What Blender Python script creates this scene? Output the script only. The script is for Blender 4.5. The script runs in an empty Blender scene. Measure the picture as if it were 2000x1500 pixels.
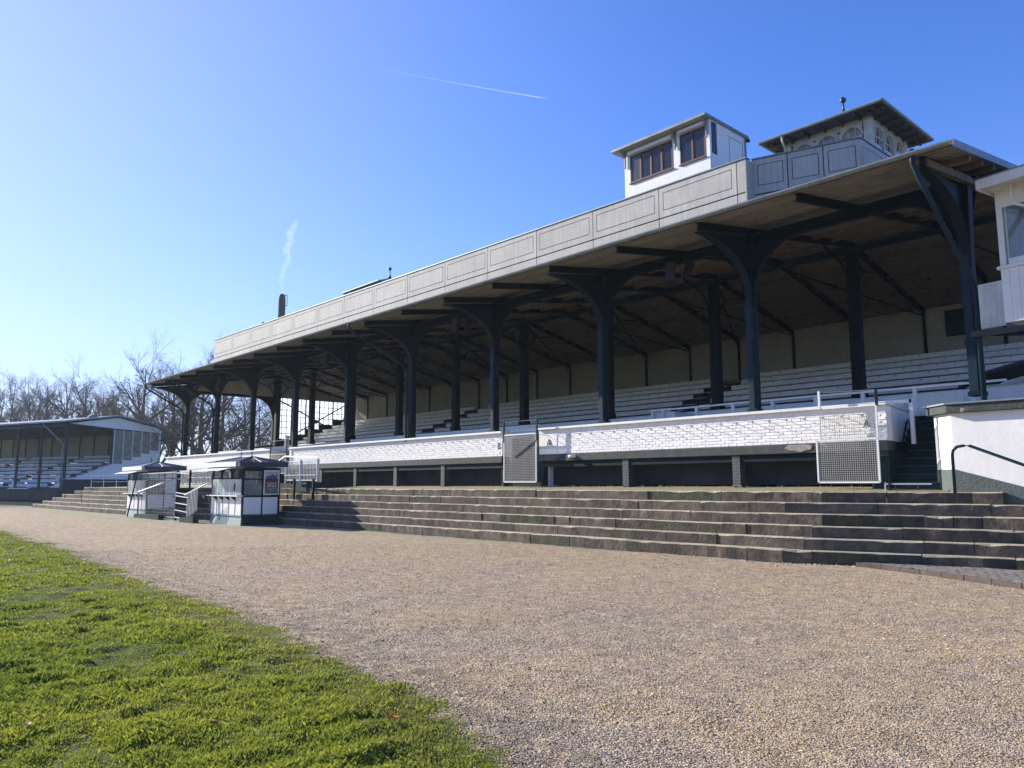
import bpy, math, random
import numpy as np
from math import sin, cos, pi, radians, atan, sqrt
from mathutils import Matrix, Vector
random.seed(7); rng = np.random.default_rng(7)
S = bpy.context.scene
COL = S.collection

# ------------------------------------------------------------------ camera
FPX, HZ, VX, EYE = 1500.0, 947.0, -370.0, 1.6
pitch = atan((HZ - 750) / FPX)
yaw = atan((1000 - VX) / (FPX / cos(pitch)))
fh = Vector((-cos(yaw), sin(yaw), 0)); rt = Vector((sin(yaw), cos(yaw), 0))
fw = fh * cos(pitch) + Vector((0, 0, sin(pitch))); up = -fh * sin(pitch) + Vector((0, 0, cos(pitch)))
cam = bpy.data.cameras.new('camera'); camo = bpy.data.objects.new('camera', cam); COL.objects.link(camo)
camo.matrix_world = Matrix(((rt.x, up.x, -fw.x, 0), (rt.y, up.y, -fw.y, 0), (rt.z, up.z, -fw.z, EYE), (0, 0, 0, 1)))
cam.lens = 36 * FPX / 2000; cam.sensor_width = 36; cam.clip_end = 9000; cam.clip_start = 0.1
S.camera = camo

# ------------------------------------------------------------------ light and exposure
SUN_EL = radians(22.5); SUN_AZ = radians(15.5)          # azimuth measured from -X towards -Y
sd = Vector((-cos(SUN_AZ) * cos(SUN_EL), -sin(SUN_AZ) * cos(SUN_EL), sin(SUN_EL)))
sl = bpy.data.lights.new('sun', 'SUN'); so = bpy.data.objects.new('sun', sl); COL.objects.link(so)
sl.energy = 5.0; sl.angle = radians(0.5); sl.color = (1.0, 0.93, 0.82)
so.rotation_euler = sd.to_track_quat('Z', 'Y').to_euler()
W = bpy.data.worlds.new("World"); S.world = W; W.use_nodes = True
wn = W.node_tree.nodes; wl = W.node_tree.links
sky = wn.new('ShaderNodeTexSky'); sky.sky_type = 'NISHITA'; sky.sun_disc = False
sky.sun_elevation = SUN_EL; sky.sun_rotation = math.atan2(sd.x, sd.y)
sky.air_density = 1.0; sky.dust_density = 0.25; sky.ozone_density = 5.0; sky.altitude = 100
SKY_STRENGTH = 0.10
wn['Background'].inputs[1].default_value = SKY_STRENGTH
hs = wn.new('ShaderNodeMix'); hs.data_type = 'RGBA'; hs.blend_type = 'MULTIPLY'; hs.inputs[0].default_value = 1.0; hs.inputs[7].default_value = (0.50, 0.84, 1.42, 1)
wl.new(sky.outputs[0], hs.inputs[6])
tc = wn.new('ShaderNodeTexCoord')                        # pale veil of thin high haze, thicker towards the sun and the horizon
dp = wn.new('ShaderNodeVectorMath'); dp.operation = 'DOT_PRODUCT'; dp.inputs[1].default_value = sd; wl.new(tc.outputs['Generated'], dp.inputs[0])
def wm(op, a, b):
    t = wn.new('ShaderNodeMath'); t.operation = op; t.use_clamp = op in ('POWER', 'ADD')
    for i, v in enumerate((a, b)):
        if isinstance(v, (int, float)): t.inputs[i].default_value = v
        else: wl.new(v, t.inputs[i])
    return t.outputs[0]
sxyz = wn.new('ShaderNodeSeparateXYZ'); wl.new(tc.outputs['Generated'], sxyz.inputs[0])
sunf = wm('MULTIPLY', wm('POWER', wm('MAXIMUM', dp.outputs['Value'], 0.0), 4.0), 0.42)
horf = wm('MULTIPLY', wm('POWER', wm('SUBTRACT', 1.0, wm('MAXIMUM', sxyz.outputs[2], 0.0)), 7.0), 0.78)
vmx = wn.new('ShaderNodeMix'); vmx.data_type = 'RGBA'; wl.new(wm('ADD', sunf, horf), vmx.inputs[0])
wl.new(hs.outputs[2], vmx.inputs[6]); vmx.inputs[7].default_value = (5.2, 4.9, 5.0, 1)
wl.new(vmx.outputs[2], wn['Background'].inputs[0])
S.view_settings.view_transform = 'Standard'; S.view_settings.look = 'None'
S.view_settings.gamma = 1; S.view_settings.use_curve_mapping = False; S.view_settings.exposure = 0.95
S.cycles.max_bounces = 6; S.cycles.transparent_max_bounces = 24

# ------------------------------------------------------------------ materials
def mat(name, col, rough=0.7, var=0.12, scale=3.0, bump=0.0, bscale=40.0, metal=0.0, streak=0.0, spec=0.4,
        per_obj=0.0, col2=None, patch=0.0, pscale=0.6, blotch=None, coat=0):
    m = bpy.data.materials.new(name); m.use_nodes = True
    nt = m.node_tree; n = nt.nodes; l = nt.links; b = n['Principled BSDF']
    b.inputs['Roughness'].default_value = rough; b.inputs['Metallic'].default_value = metal
    b.inputs['Specular IOR Level'].default_value = spec
    g = n.new('ShaderNodeNewGeometry')
    def noise(sc, det=5, vec=None, rgh=0.6):
        t = n.new('ShaderNodeTexNoise'); t.inputs['Scale'].default_value = sc; t.inputs['Detail'].default_value = det
        t.inputs['Roughness'].default_value = rgh
        l.new(vec or g.outputs['Position'], t.inputs['Vector']); return t.outputs['Fac']
    def math_(op, a, bb):
        t = n.new('ShaderNodeMath'); t.operation = op
        for i, v in enumerate((a, bb)):
            if isinstance(v, (int, float)): t.inputs[i].default_value = v
            else: l.new(v, t.inputs[i])
        return t.outputs[0]
    def ramp(fac, lo, hi):
        t = n.new('ShaderNodeMapRange'); t.inputs['From Min'].default_value = lo; t.inputs['From Max'].default_value = hi
        l.new(fac, t.inputs['Value']); return t.outputs[0]
    fac = ramp(noise(scale), 0.3, 0.7)
    val = math_('ADD', math_('MULTIPLY', fac, 2 * var), 1 - var)
    fine = ramp(noise(scale * 14, 3), 0.3, 0.7)
    val = math_('MULTIPLY', val, math_('ADD', math_('MULTIPLY', fine, var), 1 - var / 2))
    if streak:
        mp = n.new('ShaderNodeMapping'); mp.inputs['Scale'].default_value = (7, 7, 0.5)
        l.new(g.outputs['Position'], mp.inputs['Vector'])
        s = ramp(noise(1.6, 6, mp.outputs[0], 0.7), 0.35, 0.72)
        val = math_('MULTIPLY', val, math_('ADD', math_('MULTIPLY', s, -streak), 1 + streak * 0.35))
    if per_obj:
        oi = n.new('ShaderNodeObjectInfo')
        val = math_('MULTIPLY', val, math_('ADD', math_('MULTIPLY', oi.outputs['Random'], 2 * per_obj), 1 - per_obj))
    base = n.new('ShaderNodeRGB'); base.outputs[0].default_value = (*col, 1); bc = base.outputs[0]
    if col2 is not None:
        mx = n.new('ShaderNodeMix'); mx.data_type = 'RGBA'
        l.new(ramp(noise(pscale, 7, None, 0.72), 0.5 - 0.5 * max(patch, .05), 0.5 + 0.5 * max(patch, .05)), mx.inputs[0])
        l.new(bc, mx.inputs[6]); mx.inputs[7].default_value = (*col2, 1); bc = mx.outputs[2]
    if blotch is not None:                                       # chips or lichen: (colour, scale, threshold)
        mx = n.new('ShaderNodeMix'); mx.data_type = 'RGBA'
        l.new(ramp(noise(blotch[1], 4), blotch[2], blotch[2] + 0.03), mx.inputs[0])
        l.new(bc, mx.inputs[6]); mx.inputs[7].default_value = (*blotch[0], 1); bc = mx.outputs[2]
    vm = n.new('ShaderNodeVectorMath'); vm.operation = 'SCALE'; l.new(bc, vm.inputs[0]); l.new(val, vm.inputs['Scale'])
    l.new(vm.outputs[0], b.inputs['Base Color'])
    if bump:
        bp = n.new('ShaderNodeBump'); bp.inputs['Strength'].default_value = 1; bp.inputs['Distance'].default_value = bump
        l.new(noise(bscale, 6), bp.inputs['Height']); l.new(bp.outputs[0], b.inputs['Normal'])
    return m

M = {}
M['navy'] = mat('dark blue-green paint', (0.0055, 0.013, 0.020), 0.55, 0.25, 2.0, 0.001, 60, per_obj=0.1, streak=0.2, spec=0.12)
M['postblue'] = mat('blue-green post paint', (0.011, 0.029, 0.043), 0.5, 0.2, 2.0, 0.001, 60, streak=0.25, spec=0.12)
M['white'] = mat('white paint', (0.72, 0.71, 0.67), 0.55, 0.06, 1.5, 0.001, 30, per_obj=0.02, streak=0.06)
M['brick'] = mat('whitewashed brick', (0.83, 0.80, 0.75), 0.7, 0.08, 8, 0.006, 60, per_obj=0.07, blotch=((0.42, 0.38, 0.33), 9, 0.74))
M['plaster'] = mat('white rough plaster', (0.78, 0.76, 0.71), 0.75, 0.05, 2.5, 0.004, 9, streak=0.08)
M['greygreen'] = mat('grey-green plinth paint', (0.098, 0.118, 0.106), 0.7, 0.12, 3, 0.012, 20, col2=(0.07, 0.088, 0.08), patch=0.5)
M['lintel'] = mat('weathered dark green concrete', (0.050, 0.058, 0.052), 0.8, 0.3, 4, 0.015, 18, blotch=((0.26, 0.22, 0.19), 3.0, 0.70))
M['darkgreen'] = mat('dark green brick paint', (0.012, 0.034, 0.032), 0.5, 0.3, 4, 0.006, 30, spec=0.12)
M['panel'] = mat('grey fibre cement panel', (0.45, 0.43, 0.39), 0.75, 0.09, 1.4, 0.0015, 50, streak=0.27, per_obj=0.05)
M['groove'] = mat('dark joint', (0.05, 0.055, 0.06), 0.8, spec=0.12)
M['zinc'] = mat('grey zinc sheet', (0.20, 0.235, 0.25), 0.5, 0.2, 2.5, 0, 20, metal=0.35, streak=0.2)
M['roofsheet'] = mat('dark roofing felt', (0.055, 0.06, 0.065), 0.8, 0.2, 1.2, 0.004, 30)
M['board'] = mat('weathered soffit board', (0.195, 0.18, 0.14), 0.8, 0.2, 2.0, 0.003, 30, per_obj=0.16, blotch=((0.07, 0.06, 0.045), 1.7, 0.66))
M['beigewall'] = mat('beige wall panel', (0.34, 0.325, 0.265), 0.8, 0.10, 0.8, 0, per_obj=0.05, streak=0.12)
M['benchwhite'] = mat('white bench paint', (0.76, 0.76, 0.73), 0.55, 0.08, 1.5, per_obj=0.06, streak=0.08)
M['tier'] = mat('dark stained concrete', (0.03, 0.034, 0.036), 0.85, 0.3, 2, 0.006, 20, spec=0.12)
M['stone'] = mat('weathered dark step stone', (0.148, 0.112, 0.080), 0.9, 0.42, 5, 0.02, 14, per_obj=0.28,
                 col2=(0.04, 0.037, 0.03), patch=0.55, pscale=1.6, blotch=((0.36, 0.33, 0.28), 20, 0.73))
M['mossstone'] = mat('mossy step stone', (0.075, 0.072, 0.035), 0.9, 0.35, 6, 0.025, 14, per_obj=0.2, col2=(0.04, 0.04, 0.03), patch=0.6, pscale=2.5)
M['tread'] = mat('stone tread painted sunlit', (0.42, 0.36, 0.26), 0.9, 0.25, 6, 0.012, 18, per_obj=0.15, col2=(0.33, 0.30, 0.20), patch=0.5, pscale=1.2)  # step tops and edges: sunlight put into a lighter colour
M['landing'] = mat('gravelly landing with dry moss', (0.27, 0.235, 0.165), 0.95, 0.3, 6, 0.02, 30, col2=(0.22, 0.21, 0.09), patch=0.5, pscale=0.8)
M['galv'] = mat('galvanised steel', (0.42, 0.44, 0.45), 0.45, 0.15, 5, metal=0.4)
M['wire'] = mat('dull pale wire', (0.40, 0.39, 0.36), 0.6, 0.1, 4)
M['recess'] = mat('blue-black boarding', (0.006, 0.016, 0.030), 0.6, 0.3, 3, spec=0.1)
M['black'] = mat('black enamel', (0.012, 0.013, 0.015), 0.4, spec=0.12)
M['brown'] = mat('brown window frame', (0.11, 0.045, 0.028), 0.5, 0.2, 5)
M['oldwhite'] = mat('flaking white paint', (0.50, 0.50, 0.46), 0.7, 0.15, 4, 0.004, 20, streak=0.3, blotch=((0.22, 0.20, 0.17), 5, 0.70))
M['oldwood'] = mat('old rafter wood', (0.15, 0.115, 0.08), 0.8, 0.3, 5)
M['purlinwood'] = mat('dark eaves timber', (0.07, 0.055, 0.04), 0.8, 0.3, 5)
M['slate'] = mat('blue-grey standing seam roof', (0.030, 0.048, 0.095), 0.38, 0.2, 2.0, 0, metal=0.1)
M['kiosk'] = mat('kiosk white panel', (0.80, 0.79, 0.75), 0.5, 0.05, 2, streak=0.08)
M['kioskbase'] = mat('kiosk grey-green base', (0.20, 0.26, 0.26), 0.7, 0.1, 4, 0.004, 30)
M['curtain'] = mat('brown curtain', (0.12, 0.075, 0.06), 0.9, 0.3, 9, streak=0.4)
M['dim'] = mat('dim interior', (0.05, 0.045, 0.04), 0.9, spec=0.12)
M['bark'] = mat('grey winter bark', (0.115, 0.095, 0.07), 0.9, 0.25, 3, 0.01, 12)
M['chimney'] = mat('dark steel chimney', (0.045, 0.05, 0.052), 0.9, 0.1, 1, spec=0.1)
M['paver'] = mat('dull concrete paver', (0.16, 0.145, 0.13), 0.9, 0.2, 8, 0.008, 30, per_obj=0.16)
M['kerb'] = mat('kerb concrete', (0.085, 0.066, 0.054), 0.9, 0.2, 6, 0.01, 20)
M['leaf'] = mat('fallen orange leaf', (0.55, 0.09, 0.02), 0.6, 0.2, 30)
M['leafbrown'] = mat('fallen brown leaf', (0.22, 0.08, 0.03), 0.7, 0.2, 30)
M['meshpanel'] = mat('straw coloured mesh panel', (0.27, 0.255, 0.19), 0.8, 0.25, 3, per_obj=0.1)
M['hedge'] = mat('scrub', (0.06, 0.065, 0.035), 0.9, 0.3, 2)
M['farbenches'] = mat('pale grey bench', (0.55, 0.60, 0.64), 0.6, 0.08, 1, per_obj=0.06)

def glass(name, tint=(0.8, 0.9, 0.92), alpha=0.35, rough=0.03):
    m = bpy.data.materials.new(name); m.use_nodes = True; nt = m.node_tree; n = nt.nodes; l = nt.links
    for x in list(n): n.remove(x)
    out = n.new('ShaderNodeOutputMaterial'); mix = n.new('ShaderNodeMixShader'); tr = n.new('ShaderNodeBsdfTransparent')
    gl = n.new('ShaderNodeBsdfGlossy'); gl.inputs['Roughness'].default_value = rough
    di = n.new('ShaderNodeBsdfDiffuse'); di.inputs[0].default_value = (*tint, 1); tr.inputs[0].default_value = (*tint, 1)
    lw = n.new('ShaderNodeLayerWeight'); lw.inputs[0].default_value = 0.35
    m2 = n.new('ShaderNodeMixShader'); m2.inputs[0].default_value = alpha
    l.new(tr.outputs[0], m2.inputs[1]); l.new(di.outputs[0], m2.inputs[2])
    l.new(lw.outputs['Fresnel'], mix.inputs[0]); l.new(m2.outputs[0], mix.inputs[1]); l.new(gl.outputs[0], mix.inputs[2])
    l.new(mix.outputs[0], out.inputs[0]); return m
def frosted():
    m = bpy.data.materials.new('frosted wired glass'); m.use_nodes = True; n = m.node_tree.nodes; l = m.node_tree.links
    for x in list(n): n.remove(x)
    out = n.new('ShaderNodeOutputMaterial'); a = n.new('ShaderNodeMixShader'); t = n.new('ShaderNodeBsdfTransparent'); tl = n.new('ShaderNodeBsdfTranslucent')
    t.inputs[0].default_value = (.95, .97, 1, 1); tl.inputs[0].default_value = (.75, .78, .8, 1); a.inputs[0].default_value = .4
    l.new(t.outputs[0], a.inputs[1]); l.new(tl.outputs[0], a.inputs[2]); l.new(a.outputs[0], out.inputs[0]); return m
M['frost'] = frosted()
M['glass'] = glass('dusty window glass', (0.75, 0.82, 0.82), 0.12)
M['darkglass'] = glass('dark tinted glass', (0.05, 0.06, 0.09), 0.55)
M['kioskglass'] = glass('kiosk pane', (0.66, 0.78, 0.80), 0.45)
M['towerglass'] = glass('dusty tower pane', (0.42, 0.36, 0.30), 0.55)

# ------------------------------------------------------------------ helpers
INV = {}
def put(o, parent):
    COL.objects.link(o)
    if parent is not None: o.parent = parent
def world_inv(parent):
    return INV.get(parent.name, Matrix.Identity(4)) if parent is not None else Matrix.Identity(4)
def tag(o, label=None, cat=None, group=None, kind=None):
    if label: o['label'] = label
    if cat: o['category'] = cat
    if group: o['group'] = group
    if kind: o['kind'] = kind
    return o
def thing(name, label, cat, loc=(0, 0, 0), group=None, kind=None):
    o = bpy.data.objects.new(name, None); o.empty_display_size = 0.3; COL.objects.link(o); o.location = loc
    INV[o.name] = Matrix.Translation(Vector(loc)).inverted()
    return tag(o, label, cat, group, kind)

class MB:
    """collects geometry in world coordinates; fr maps local authoring coordinates to the world"""
    def __init__(s, fr=None): s.v = []; s.f = []; s.fr = fr
    def add(s, vs, fs):
        k = len(s.v)
        s.v += [s.fr(*p) for p in vs] if s.fr else [tuple(p) for p in vs]
        s.f += [tuple(i + k for i in f) for f in fs]; return s
    def box(s, x0, x1, y0, y1, z0, z1):
        return s.add([(x0, y0, z0), (x1, y0, z0), (x1, y1, z0), (x0, y1, z0), (x0, y0, z1), (x1, y0, z1), (x1, y1, z1), (x0, y1, z1)],
                     [(0, 3, 2, 1), (4, 5, 6, 7), (0, 1, 5, 4), (1, 2, 6, 5), (2, 3, 7, 6), (3, 0, 4, 7)])
    def hexa(s, b, t):
        return s.add(list(b) + list(t), [(0, 3, 2, 1), (4, 5, 6, 7), (0, 1, 5, 4), (1, 2, 6, 5), (2, 3, 7, 6), (3, 0, 4, 7)])
    def beam(s, p, q, w, h, upv=(0, 0, 1)):
        p = Vector(p); q = Vector(q); d = (q - p).normalized(); u = Vector(upv)
        r = d.cross(u); r = r.normalized() if r.length > 1e-4 else Vector((1, 0, 0)); u = r.cross(d)
        a = [p + r * i * w / 2 + u * j * h / 2 for i, j in ((-1, -1), (1, -1), (1, 1), (-1, 1))]
        b = [x + (q - p) for x in a]
        return s.add(a + b, [(0, 3, 2, 1), (4, 5, 6, 7), (0, 1, 5, 4), (1, 2, 6, 5), (2, 3, 7, 6), (3, 0, 4, 7)])
    def prism(s, poly, fn, t0, t1):                      # poly 2d, fn(a, b, t) -> point
        n = len(poly)
        vs = [fn(a, b, t0) for a, b in poly] + [fn(a, b, t1) for a, b in poly]
        return s.add(vs, [tuple(range(n))[::-1], tuple(range(n, 2 * n))] + [(i, (i + 1) % n, n + (i + 1) % n, n + i) for i in range(n)])
    def tube(s, pts, r, n=8, cap=True):
        pts = [Vector(p) for p in pts]; rs = r if isinstance(r, (list, tuple)) else [r] * len(pts)
        vs = []; fs = []; ref = None
        for i, p in enumerate(pts):
            d = (pts[min(i + 1, len(pts) - 1)] - pts[max(i - 1, 0)]).normalized()
            if ref is None: ref = Vector((0, 0, 1)) if abs(d.z) < 0.9 else Vector((1, 0, 0))
            a = d.cross(ref).normalized(); b = d.cross(a).normalized(); ref = -d.cross(a) if False else ref
            for k in range(n):
                t = 2 * pi * k / n; vs.append(p + (a * cos(t) + b * sin(t)) * rs[i])
        for i in range(len(pts) - 1):
            for k in range(n):
                fs.append((i * n + k, i * n + (k + 1) % n, (i + 1) * n + (k + 1) % n, (i + 1) * n + k))
        if cap: fs += [tuple(range(n))[::-1], tuple(range((len(pts) - 1) * n, len(pts) * n))]
        return s.add(vs, fs)
    def lathe(s, c, prof, n=12):
        vs = []; fs = []
        for r, z in prof:
            for k in range(n):
                t = 2 * pi * k / n; vs.append((c[0] + r * cos(t), c[1] + r * sin(t), c[2] + z))
        for i in range(len(prof) - 1):
            for k in range(n): fs.append((i * n + k, i * n + (k + 1) % n, (i + 1) * n + (k + 1) % n, (i + 1) * n + k))
        fs += [tuple(range(n))[::-1], tuple(range((len(prof) - 1) * n, len(prof) * n))]
        return s.add(vs, fs)
    def build(s, name, m, parent=None, smooth=False, bevel=0):
        me = bpy.data.meshes.new(name); iv = world_inv(parent)
        me.from_pydata([iv @ Vector(p) for p in s.v], [], s.f); me.update()
        if smooth:
            for p in me.polygons: p.use_smooth = True
        me.materials.append(m if not isinstance(m, str) else M[m])
        o = bpy.data.objects.new(name, me); put(o, parent)
        if parent is not None: INV[o.name] = iv          # children of a part live in the thing's frame
        if bevel:
            bv = o.modifiers.new('bevel', 'BEVEL'); bv.width = bevel; bv.segments = 2; bv.limit_method = 'ANGLE'
        return o
def copies(name, me, parent, positions, m=None, scales=None, rots=None):
    iv = world_inv(parent); out = []
    for i, p in enumerate(positions):
        o = bpy.data.objects.new(name, me); put(o, parent); o.location = iv @ Vector(p)
        if scales: o.scale = scales[i]
        if rots: o.rotation_euler = rots[i]
        out.append(o)
    return out
def boxmesh(name, sx, sy, sz, m, jit=0.0, bev=0.0):
    b = MB()
    if bev:
        x, y, z, e = sx / 2, sy / 2, sz / 2, bev
        vs = [(-x + e, -y, -z + e), (x - e, -y, -z + e), (x - e, -y, z - e), (-x + e, -y, z - e),
              (-x, -y + e, -z), (x, -y + e, -z), (x, -y + e, z), (-x, -y + e, z), (-x, y, -z), (x, y, -z), (x, y, z), (-x, y, z)]
        vs = [tuple(c + random.uniform(-jit, jit) for c in v) for v in vs]
        b.add(vs, [(0, 1, 2, 3), (4, 5, 1, 0), (5, 6, 2, 1), (6, 7, 3, 2), (7, 4, 0, 3), (4, 8, 9, 5), (5, 9, 10, 6), (6, 10, 11, 7), (7, 11, 8, 4), (8, 11, 10, 9)])
    else: b.box(-sx / 2, sx / 2, -sy / 2, sy / 2, -sz / 2, sz / 2)
    me = bpy.data.meshes.new(name); me.from_pydata(b.v, [], b.f); me.materials.append(M[m]); return me
def text_obj(name, s, size, loc, rot, m, parent, ext=0.004):
    cu = bpy.data.curves.new(name, 'FONT'); cu.body = s; cu.size = size; cu.extrude = ext; cu.align_x = 'CENTER'; cu.align_y = 'CENTER'
    t = bpy.data.objects.new(name, cu); COL.objects.link(t)
    dg = bpy.context.evaluated_depsgraph_get(); me = bpy.data.meshes.new_from_object(t.evaluated_get(dg))
    bpy.data.objects.remove(t); me.materials.clear(); me.materials.append(M[m])
    o = bpy.data.objects.new(name, me); put(o, parent); o.location = world_inv(parent) @ Vector(loc); o.rotation_euler = rot; return o
def sheet_mesh(name, verts, faces, m, **k):
    me = bpy.data.meshes.new(name); me.from_pydata(verts, [], faces); me.update(); me.materials.append(m)
    o = bpy.data.objects.new(name, me); COL.objects.link(o); return tag(o, **k)
def big_mesh(name, V, F, m, cols=None, smooth=False):
    """V (n,3), F (k,3) numpy triangles"""
    me = bpy.data.meshes.new(name); me.vertices.add(len(V)); me.vertices.foreach_set('co', V.astype(np.float32).ravel())
    me.loops.add(F.size); me.loops.foreach_set('vertex_index', F.astype(np.int32).ravel())
    me.polygons.add(len(F)); me.polygons.foreach_set('loop_start', np.arange(0, F.size, 3, dtype=np.int32))
    me.polygons.foreach_set('loop_total', np.full(len(F), 3, dtype=np.int32))
    me.update(calc_edges=True)
    if smooth: me.polygons.foreach_set('use_smooth', np.ones(len(F), dtype=bool))
    if cols is not None:
        a = me.color_attributes.new('tone', 'FLOAT_COLOR', 'POINT')
        a.data.foreach_set('color', np.concatenate([cols, np.ones((len(cols), 1))], 1).astype(np.float32).ravel())
    me.materials.append(m); o = bpy.data.objects.new(name, me); COL.objects.link(o); return o

# smooth value noise for ground relief (numpy)
_G = rng.random((256, 256))
def vnoise(x, y):
    x = np.asarray(x, float); y = np.asarray(y, float)
    xi = np.floor(x).astype(int); yi = np.floor(y).astype(int); fx = x - xi; fy = y - yi
    fx = fx * fx * (3 - 2 * fx); fy = fy * fy * (3 - 2 * fy)
    g = lambda a, b: _G[a % 256, b % 256]
    return (g(xi, yi) * (1 - fx) + g(xi + 1, yi) * fx) * (1 - fy) + (g(xi, yi + 1) * (1 - fx) + g(xi + 1, yi + 1) * fx) * fy
def fbm(x, y, o=4):
    s = 0; a = 0.5
    for i in range(o): s = s + a * vnoise(x * 2 ** i + 17 * i, y * 2 ** i + 31 * i); a *= 0.5
    return s
EDGE = np.array([(-400, 9), (-120, 6.5), (-60, 5.6), (-31.3, 5.0), (-23.7, 4.95), (-18.5, 4.6), (-12.1, 4.2), (-9.1, 3.95), (-8, 3.94), (-6.7, 3.8), (-5.4, 3.64), (-4.5, 3.4), (-3.7, 3.1), (-2.5, 2.75), (0, 2.3), (10, 0.5), (400, -60)])
def edge_y(x, ragged=True):
    e = np.interp(x, EDGE[:, 0], EDGE[:, 1])
    if ragged: e = e + (fbm(np.asarray(x) * 1.7, 3.3, 4) - 0.47) * 0.9 + (vnoise(np.asarray(x) * 5.0, 9.1) - .5) * 0.25
    return e
def ground_z(x, y):                                     # gentle relief, a little turf swell on the grass side
    d = np.clip((edge_y(x, False) - y) / 0.7, -1, 1)
    near = np.clip(1 - (np.hypot(x, y) - 25) / 30, 0, 1)
    g = (fbm(x * 1.3, y * 1.3, 4) - 0.47) * 0.10 * np.clip(d, 0, 1) + (vnoise(x * 5.5, y * 5.5) - .5) * 0.06 * np.clip(d, 0, 1) + 0.02 * d
    r = ((fbm(x * 0.8 + 50, y * 0.8, 3) - 0.45) * 0.045 + (vnoise(x * 4.3, y * 4.3) - .5) * .014) * np.clip(-d, 0, 1)
    return (g + r) * near - 0.012

# ------------------------------------------------------------------ ground, gravel, turf
def ground_material():
    m = bpy.data.materials.new('gravel and turf soil'); m.use_nodes = True; n = m.node_tree.nodes; l = m.node_tree.links; b = n['Principled BSDF']
    b.inputs['Roughness'].default_value = 0.95; b.inputs['Specular IOR Level'].default_value = 0.15
    g = n.new('ShaderNodeNewGeometry'); at = n.new('ShaderNodeAttribute'); at.attribute_name = 'tone'
    sx = n.new('ShaderNodeSeparateColor'); l.new(at.outputs['Color'], sx.inputs[0])
    def tex(kind, sc, **k):
        t = n.new(kind); t.inputs['Scale'].default_value = sc; l.new(g.outputs['Position'], t.inputs['Vector'])
        for a, v in k.items(): t.inputs[a].default_value = v
        return t
    def mixc(f, a, c):
        x = n.new('ShaderNodeMix'); x.data_type = 'RGBA'
        if isinstance(f, float): x.inputs[0].default_value = f
        else: l.new(f, x.inputs[0])
        for i, v in ((6, a), (7, c)):
            if isinstance(v, tuple): x.inputs[i].default_value = (*v, 1)
            else: l.new(v, x.inputs[i])
        return x.outputs[2]
    def mr(f, lo, hi, a=0.0, c=1.0):
        x = n.new('ShaderNodeMapRange'); x.inputs[1].default_value = lo; x.inputs[2].default_value = hi; x.inputs[3].default_value = a; x.inputs[4].default_value = c
        l.new(f, x.inputs[0]); return x.outputs[0]
    vor = tex('ShaderNodeTexVoronoi', 62.0); wn_ = n.new('ShaderNodeSeparateColor'); l.new(vor.outputs['Color'], wn_.inputs[0])
    stone = mixc(wn_.outputs[0], (0.155, 0.115, 0.082), (0.60, 0.465, 0.32))
    stone = mixc(mr(wn_.outputs[1], 0.80, 0.9), stone, (0.64, 0.56, 0.45))
    big = tex('ShaderNodeTexNoise', 0.55, Detail=6.0, Roughness=0.62)
    warm = mixc(mr(big.outputs[0], 0.40, 0.62), stone, mixc(0.55, stone, (0.50, 0.38, 0.22)))
    mid = tex('ShaderNodeTexNoise', 4.5, Detail=7.0, Roughness=0.75)
    dark = n.new('ShaderNodeVectorMath'); dark.operation = 'SCALE'; l.new(warm, dark.inputs[0]); l.new(mr(mid.outputs[0], 0.32, 0.66, 0.62, 1.26), dark.inputs['Scale'])
    soil = mixc(mr(tex('ShaderNodeTexNoise', 9.0, Detail=6.0).outputs[0], 0.35, 0.65), (0.07, 0.085, 0.022), (0.13, 0.145, 0.035))
    dust = mixc(mr(tex('ShaderNodeTexNoise', 1.2, Detail=6.0).outputs[0], 0.4, 0.6), (0.36, 0.33, 0.28), (0.33, 0.32, 0.17))
    mudc = mixc(mr(mid.outputs[0], 0.40, 0.58), (0.13, 0.105, 0.085), dark.outputs[0])
    c = mixc(sx.outputs[2], dark.outputs[0], mudc)
    c = mixc(sx.outputs[1], c, dust)
    c = mixc(sx.outputs[0], c, soil)
    l.new(c, b.inputs['Base Color'])
    bp = n.new('ShaderNodeBump'); bp.inputs['Distance'].default_value = 0.02; bp.inputs['Strength'].default_value = 1.0
    ad = n.new('ShaderNodeMath'); ad.operation = 'ADD'; l.new(mr(vor.outputs['Distance'], 0.0, 0.6, 1.0, 0.0), ad.inputs[0]); l.new(mid.outputs[0], ad.inputs[1])
    l.new(ad.outputs[0], bp.inputs['Height']); l.new(bp.outputs[0], b.inputs['Normal'])
    return m
def axis(segs):
    out = [np.arange(a, b, s) for a, b, s in segs]; return np.concatenate(out)
gx = np.concatenate([-np.geomspace(3500, 62, 24), axis([(-60, -16, 0.45), (-16, 2, 0.11), (2, 12, 0.6)]), np.geomspace(12, 3500, 22)])
gy = np.concatenate([-np.geomspace(3500, 12, 20), axis([(-11, 0.5, 0.8), (0.5, 8.5, 0.11), (8.5, 20, 0.35), (20, 40, 2)]), np.geomspace(42, 3500, 24)])
X, Y = np.meshgrid(gx, gy, indexing='ij'); nx, ny = X.shape
Z = ground_z(X, Y)
ii = (np.arange(nx - 1)[:, None] * ny + np.arange(ny - 1)[None, :]).ravel()
F = np.concatenate([np.stack([ii, ii + ny, ii + ny + 1], 1), np.stack([ii, ii + ny + 1, ii + 1], 1)])
turf = np.clip((edge_y(X) - Y) / 0.12 + 0.5, 0, 1); turf = np.maximum(turf, np.clip((-70 - X) / 4, 0, 1)); turf = np.maximum(turf, np.clip((Y - 36) / 3, 0, 1))
dust = np.clip((Y - np.interp(X, [-200, -38, -31, -24, -12, 0], [9.8, 10.3, 11.9, 13.6, 14.8, 30])) / 0.35, 0, 1) * (X < -12)
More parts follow.
